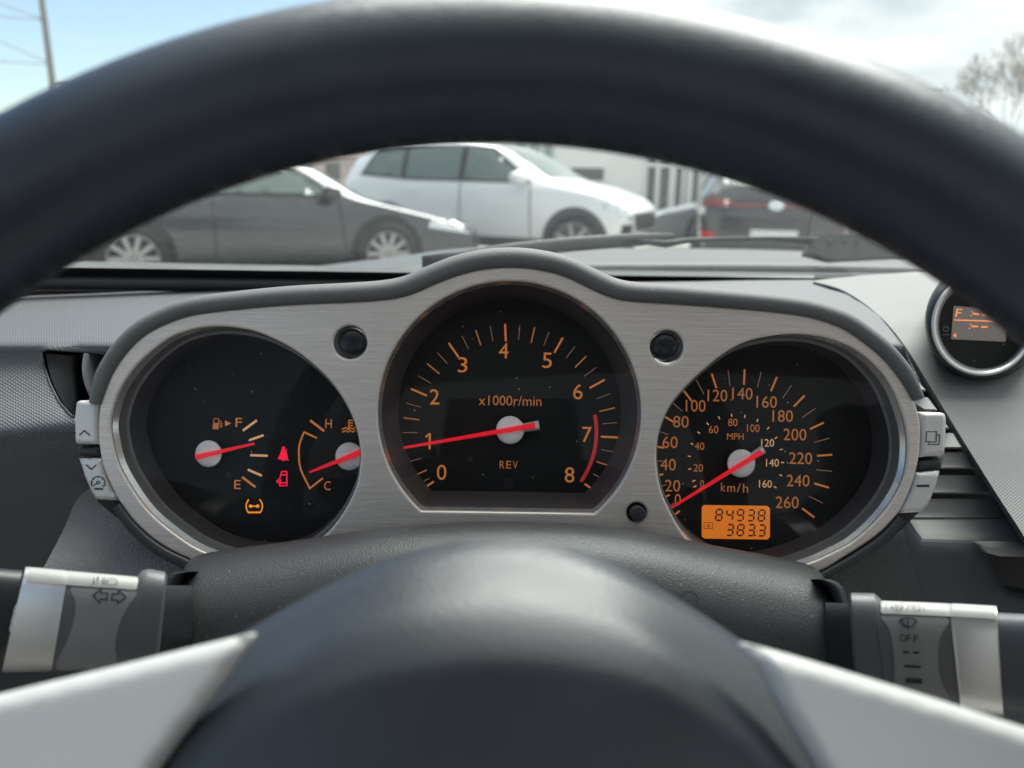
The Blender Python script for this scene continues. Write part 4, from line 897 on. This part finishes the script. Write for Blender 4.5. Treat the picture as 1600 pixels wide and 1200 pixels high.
ink('pages_symbol', M_ink, cl, mk_, [RZ([(290, 328), (382, 328), (376, 424), (281, 420), (290, 328)]), RZ([(384, 356), (411, 356), (404, 446), (307, 446), (310, 424)])], 1.3)
ink('dash_symbol', M_ink, cl, mk_, [RZ([(192, 836), (314, 834)])], 3.6)
# --- round sensors and reset knob in the faceplate
for x, y in ((548, 535), (1041, 541)):
    k = thing('cluster_sensor', parent=cl, loc=P(x, y, DP) - worldloc(cl))
    cc = lambda r, d, ox=0, oy=0: [P(a, b, DP) + FW * d for a, b in circ(x + ox, y + oy, r, 40)]
    mk('sensor_ring', *loft([cc(26, .0008, -1 if x < 800 else 1), cc(22.5, .004)], True), M_chamfer, k)
    mk('sensor_dome', *loft([cc(22.5, .0035), cc(22, .003), cc(17, .0022), cc(9, .0017), cc(1, .0016)], True), mat('smoked_lens', (.008, .009, .013), .30, spec=.4) if 'smoked_lens' not in MATS else MATS['smoked_lens'], k)
cc = lambda r, d: [P(a, b, DP) + FW * d for a, b in circ(995, 801, r, 30)]
kb = thing('reset_knob', parent=cl, loc=P(995, 801, DP) - worldloc(cl))
mk('knob_well', *loft([cc(15.5, .0008), cc(15, .006), cc(1, .0061)], True), M_gap, kb)
mk('knob', *loft([cc(12, .004), cc(12, -.003), cc(10.5, -.0042), cc(1, -.0043)], True), M_black, kb, angle=60)

# ------------------------------------------------------------------ steering column cover
cv = thing('steering_column_cover', 'black grained plastic steering column cover below the instrument cluster', 'column cover', P(790, 900, .31))
rows = [([(300, 915), (318, 886), (400, 872), (600, 838), (790, 826), (1000, 840), (1150, 870), (1255, 892), (1278, 915)], .352),
        ([(281, 905), (297, 874), (340, 861), (450, 846), (600, 825), (700, 817.5), (790, 815), (900, 819), (1000, 829), (1100, 849), (1200, 868), (1268, 884), (1293, 910)], .338),
        ([(277, 918), (294, 882), (340, 868), (450, 852), (600, 829), (700, 821), (790, 818), (900, 822), (1000, 833), (1100, 854), (1200, 874), (1275, 893), (1297, 922)], .327),
        ([(272, 945), (290, 905), (340, 890), (450, 872), (600, 846), (700, 837), (790, 834), (900, 838), (1000, 851), (1100, 874), (1200, 897), (1283, 918), (1303, 955)], .315),
        ([(270, 975), (284, 935), (340, 922), (450, 905), (600, 880), (790, 868), (1000, 885), (1200, 932), (1288, 958), (1306, 1000)], .306),
        ([(268, 1005), (278, 985), (340, 970), (450, 955), (600, 935), (790, 925), (1000, 940), (1200, 990), (1292, 1015), (1306, 1040)], .300),
        ([(268, 1020), (278, 1040), (450, 1060), (790, 1060), (1200, 1090), (1292, 1070), (1306, 1060)], .298)]
rg = []
for pts, d in rows: rg.append([P(*p, d) for p in resample(cr(pts, False, 6), 90)])
o_cv = mk('column_shroud', *loft(rg, False), M_cover, cv)
lower = loft([[P(x, y, d) for x, y in ((268, 1022), (300, 1046), (790, 1066), (1285, 1080), (1307, 1064))] for d in (.2985, .36)] + [[P(x, y + 120, .33) for x, y in ((300, 1022), (330, 1046), (790, 1066), (1260, 1080), (1280, 1064))]], False)
mk('lower_shroud', *lower, M_black, cv)
smv = surf_mapper([o_cv], .0002, .31)
ink('screw_plug', M_black, cv, smv, [circ(1077, 937, 13, 24) + [(1090, 937)]], 1.6)
for x, s in ((266, 1), (1312, -1)):
    T_ = [(x + s * 22, 893), (x + s * 4, 897), (x - s * 4, 915), (x - s * 8, 960), (x - s * 10, 1010)] if s == 1 else [(1292, 905), (1308, 912), (1318, 930), (1328, 980), (1330, 1050)]
    bt = [[P(a + dx_, b, .315 + dd) for a, b in cr(T_, False, 5)] for dx_, dd in ((s * 26, .004), (s * 12, -.006), (0, -.004), (-s * 4, .004), (-s * 4, .03))]
    mk('stalk_boot', *loft(bt, False), M_black, cv)

# ------------------------------------------------------------------ stalks
def stalk_body(name, st, m, parent, ex=3.2, dep=.0145, caps=True):
    rings = []
    for (tx, ty, bx, by, D, k) in st:
        T, B = P(tx, ty, D), P(bx, by, D); c = (T + B) / 2; a = (T - B) / 2 * k; b = (CAM - c).normalized() * dep * k; r = []
        for i in range(40):
            q = 2 * math.pi * i / 40; cs, sn_ = math.cos(q), math.sin(q)
            r.append(c + a * math.copysign(abs(cs) ** (2 / ex), cs) + b * math.copysign(abs(sn_) ** (2 / ex), sn_))
        rings.append(r)
    return mk(name, *loft(rings, True, caps), m, parent, angle=40)
ls = thing('indicator_stalk', 'left stalk with grey face marked by two indicator arrows', 'stalk', P(130, 970, .28), group=None)
DL = .282
l_tip = stalk_body('stalk_tip', [(-220, 866, -262, 1040, .262, .93), (-100, 877, -138, 1042, .268, .95), (36, 888, 0, 1047, .279, .955)], M_black, ls)
l_ring = stalk_body('silver_band', [(40, 886, 3, 1049, .279, 1), (45, 886, 8, 1050, .279, 1.0), (100, 891, 70, 1049, .281, 1.0), (107, 892, 80, 1049, .281, .985)], M_ring, ls)
l_face = stalk_body('stalk_body', [(100, 890, 70, 1049, .281, .985), (160, 895, 140, 1049, .283, .985), (228, 901, 205, 1049, .286, .985)], M_stalk, ls)
l_col = stalk_body('stalk_collar', [(206, 897, 182, 1050, .286, .80), (222, 895, 196, 1050, .2865, 1.04), (232, 895, 206, 1052, .287, 1.07), (258, 897, 240, 1050, .289, 1.04), (262, 898, 246, 1050, .29, .95)], M_stalk, ls)
stalk_body('stalk_rod', [(250, 915, 250, 1020, .292, 1), (300, 915, 300, 1020, .31, 1)], M_black, ls)
def strip(poly, parent, objs, D):
    f = surf_mapper(objs, .0005, D); V, T = fill([tuple(p) for p in resample(poly, 80, True)], (), 3)
    return mk('silver_strip', [f(*p) for p in V], T, M_strip, parent, angle=60)
s1 = strip([(46, 889), (216, 904), (214, 922), (160, 918), (41, 910)], ls, [l_ring, l_face, l_col], .279)
def facepanel(poly, objs, parent):
    f = surf_mapper(objs, .00018, .28); V, T = fill([tuple(p) for p in resample(poly, 120, True)], (), 4)
    return mk('face_panel', [f(*p) for p in V], T, M_stalkface, parent)
facepanel(cr([(113, 917), (165, 920), (213, 923), (199, 950), (187, 975), (180, 1008), (180, 1044), (130, 1045), (88, 1043), (106, 1000), (116, 968), (118, 940)], True, 4), [l_face, l_ring], ls)
fm = surf_mapper([l_face, l_col, l_ring, s1], .0005, .268)
SZ = lambda pts: [(a / 3.3325, 840 + b / 3.3325) for a, b in pts]
arL = [(488, 300), (528, 266), (526, 288), (562, 288), (558, 322), (524, 318), (520, 340), (488, 300)]
arR = [(657, 310), (620, 275), (618, 294), (586, 292), (584, 324), (616, 326), (614, 343), (657, 310)]
ink('turn_arrow', M_ink, ls, fm, [SZ(arL)], 2.2); ink('turn_arrow', M_ink, ls, fm, [SZ(arR)], 2.2)
ink('headlamp_symbol', M_ink, ls, fm, [SZ(cr([(565, 216), (598, 218), (612, 232), (600, 246), (565, 246), (562, 232), (565, 216)], False, 3)), SZ([(533, 214), (558, 216)]), SZ([(531, 223), (556, 225)]), SZ([(530, 232), (555, 234)]), SZ([(531, 240), (555, 242)]), SZ([(490, 208), (490, 238)]), SZ([(484, 230), (490, 240), (496, 230)]), SZ([(510, 210), (510, 240)]), SZ([(504, 218), (510, 208), (516, 218)])], .9)

rs = thing('wiper_stalk', 'right stalk with wiper symbols and the word OFF on its face', 'stalk', P(1450, 1010, .28))
r_col = stalk_body('stalk_collar', [(1326, 930, 1338, 1092, .292, .95), (1330, 929, 1342, 1094, .29, 1.03), (1366, 930, 1378, 1096, .287, 1.03), (1374, 933, 1392, 1096, .286, .98), (1400, 940, 1412, 1100, .285, .72)], M_stalk, rs)
r_face = stalk_body('stalk_body', [(1366, 937, 1386, 1102, .286, .985), (1430, 940, 1452, 1109, .282, .985), (1492, 944, 1506, 1113, .279, .985)], M_stalk, rs)
r_ring = stalk_body('silver_band', [(1483, 943, 1502, 1114, .279, .985), (1489, 943, 1507, 1115, .279, 1.0), (1553, 947, 1564, 1119, .275, 1.0), (1557, 947, 1568, 1119, .275, 1.0)], M_ring, rs)
stalk_body('stalk_tip', [(1557, 954, 1566, 1117, .275, .955), (1700, 960, 1712, 1128, .267, .95), (1860, 968, 1872, 1136, .258, .9)], M_panel, rs)
stalk_body('stalk_rod', [(1290, 935, 1290, 1060, .312, .9), (1340, 938, 1345, 1070, .296, .9)], M_black, rs)
s2 = strip([(1374, 941), (1440, 943), (1553, 949), (1555, 968), (1490, 964), (1376, 959)], rs, [r_ring, r_face, r_col], .28)
facepanel(cr([(1378, 961), (1430, 963), (1482, 966), (1469, 995), (1465, 1030), (1471, 1065), (1486, 1104), (1440, 1104), (1395, 1098), (1398, 1060), (1396, 1020), (1390, 985)], True, 4), [r_face, r_ring], rs)
fm = surf_mapper([r_face, r_col, r_ring, s2], .0005, .27)
QZ = lambda pts: [(1360 + a / 7.5, 930 + b / 7.5) for a, b in pts]
ink('wiper_symbol', M_ink, rs, fm, [QZ([(333, 300), (360, 282), (435, 268), (510, 282), (538, 305), (485, 372)]), QZ([(333, 300), (390, 372), (430, 362), (480, 374)]), QZ([(362, 290), (410, 360)]), QZ([(432, 285), (440, 398)])], 2.0)
for i, ch in enumerate('OFF'): text(ch, 1360 + (378, 448, 528)[i] / 7.5, 930 + (498, 500, 503)[i] / 7.5, 11, M_ink, rs, fm, (9.5, 7, 7)[i], 2, name='letter')
ink('speed_mark', M_ink, rs, fm, [QZ([(378, 662), (448, 662)]), QZ([(495, 665), (570, 668)])], 3.4)
ink('speed_mark', M_ink, rs, fm, [QZ([(392, 825), (586, 836)])], 3.6)
ink('speed_mark', M_ink, rs, fm, [QZ([(408, 992), (600, 1003)])], 7.6)
ink('strip_symbol', M_ink, rs, fm, [QZ([(182, 115), (182, 170)]), QZ([(236, 148), (262, 125), (350, 130), (382, 140), (350, 180), (300, 182), (236, 148)]), QZ([(300, 130), (310, 185)]), QZ([(430, 175), (436, 130), (560, 132), (580, 140), (580, 185), (520, 182)]), QZ([(505, 130), (508, 185)]), QZ([(622, 140), (622, 195)])], .8)

# ------------------------------------------------------------------ steering wheel
RW, RR, TW, YW = .172, .0156, .1869, .0098
wc = CAM + RX * -.0054 + UX * -.101 + FW * .1344
wr = RX * math.cos(YW) - FW * math.sin(YW)
wu0 = UX * math.cos(TW) + FW * math.sin(TW); wn = wr.cross(wu0).normalized()
wu = wn.cross(wr).normalized()
if wn.dot(FW) > 0: wn = -wn
def WL(a, b, n=0.): return wc + wr * a + wu * b + wn * n
def wpx(px, py, n=0.):
    d = ray(px, py); o = wc + wn * n; t = (o - CAM).dot(wn) / d.dot(wn); q = CAM + d * t - wc; return (q.dot(wr), q.dot(wu))
sw = thing('steering_wheel', 'black leather steering wheel with silver spokes nearest the camera', 'steering wheel', wc)
rings = []
for i in range(180):
    A = 2 * math.pi * i / 180; rings.append([WL((RW + RR * math.cos(B)) * math.sin(A), (RW + RR * math.cos(B)) * math.cos(A), RR * math.sin(B)) for B in [2 * math.pi * j / 36 for j in range(36)]])
mk('rim', *loft(rings, True, False, True), M_leather, sw)
# stitched seam along the inner edge of the rim
vf = []
for i in range(-130, 131):
    A = R_(i * .62); B = R_(180 + 8)
    def sp(A, B, k): return WL((RW + (RR + k) * math.cos(B)) * math.sin(A), (RW + (RR + k) * math.cos(B)) * math.cos(A), (RR + k) * math.sin(B))
    j = random.uniform(-.15, .15)
    if random.random() < .3: continue
    vf.append(tube([sp(A - R_(.16), B - R_(8), .0), sp(A, B, .0001 + .0006 * random.random()), sp(A + R_(.16 + j), B + R_(8), .0)], .00045, 5))
mk('seam_stitching', *join(*vf), M_thread, sw, kind='stuff')
# hub
hA = cr([(40, 1290), (110, 1190), (190, 1110), (290, 1042), (390, 982), (490, 925), (600, 875), (700, 848), (780, 841), (860, 848), (960, 881), (1070, 942), (1170, 1009), (1270, 1079), (1370, 1150), (1470, 1260)], False, 6)
hM = cr([(60, 1330), (130, 1230), (220, 1130), (320, 1052), (430, 982), (520, 937), (620, 900), (700, 884), (780, 879), (860, 884), (950, 905), (1060, 957), (1160, 1027), (1260, 1117), (1350, 1210), (1420, 1320)], False, 6)
hN = cr([(130, 1360), (200, 1255), (290, 1140), (390, 1055), (490, 1000), (590, 960), (690, 940), (780, 935), (870, 940), (970, 963), (1060, 1010), (1150, 1080), (1230, 1170), (1320, 1300)], False, 6)
hB = cr([(200, 1400), (270, 1260), (309, 1186), (377, 1128), (480, 1078), (584, 1048), (690, 1030), (780, 1026), (870, 1030), (950, 1043), (1040, 1073), (1134, 1128), (1200, 1186), (1260, 1270), (1330, 1400)], False, 6)
def hr(pts, n, k=1.0):
    return [WL(*wpx(*p, n), n) for p in resample(pts, 100)]
hubr = [[p - wn * .03 + wu * -.004 for p in hr(hA, -.036)], hr(hA, -.036), hr(hM, -.0315), hr(hN, -.020), hr(hB, -.0085)]
lastr = hr(hB, -.0085); cen = WL(0, -.03, -.002)
hubr += [[p.lerp(cen, k) + wn * (.0045 * math.sin(k * 1.4)) for p in lastr] for k in (.05, .15, .4, .7)]
mk('airbag_cover', *loft(hubr, False), M_hub, sw)
lowr = [[WL(r * math.sin(a), -.03 + r * .8 * math.cos(a), n) for a in np.linspace(R_(100), R_(260), 30)] for r, n in ((.085, -.06), (.085, -.02), (.07, -.006), (.0, -.002))]
mk('lower_hub', *loft(lowr, False), M_hub, sw)
def spoke(pts, n0):
    q = resample(cr(pts, True, 4), 110, True); loc2 = [wpx(*p, n0) for p in q]
    return mk('spoke', *pillow(loc2, lambda a, b, n: WL(a, b, n0 + n), .0030, .0035, .0018, .0035), M_spoke, sw)
spoke([(384, 996), (376, 996), (300, 1014), (200, 1039), (100, 1063), (0, 1087), (-150, 1125), (-330, 1180), (-330, 1420), (0, 1500), (130, 1370), (232, 1215), (288, 1138), (328, 1085), (354, 1042)], -.012)
spoke([(1166, 1011), (1174, 1011), (1250, 1031), (1400, 1076), (1500, 1107), (1600, 1139), (1780, 1196), (1950, 1250), (1950, 1500), (1500, 1540), (1380, 1370), (1290, 1215), (1246, 1140), (1222, 1095), (1200, 1050)], -.012)
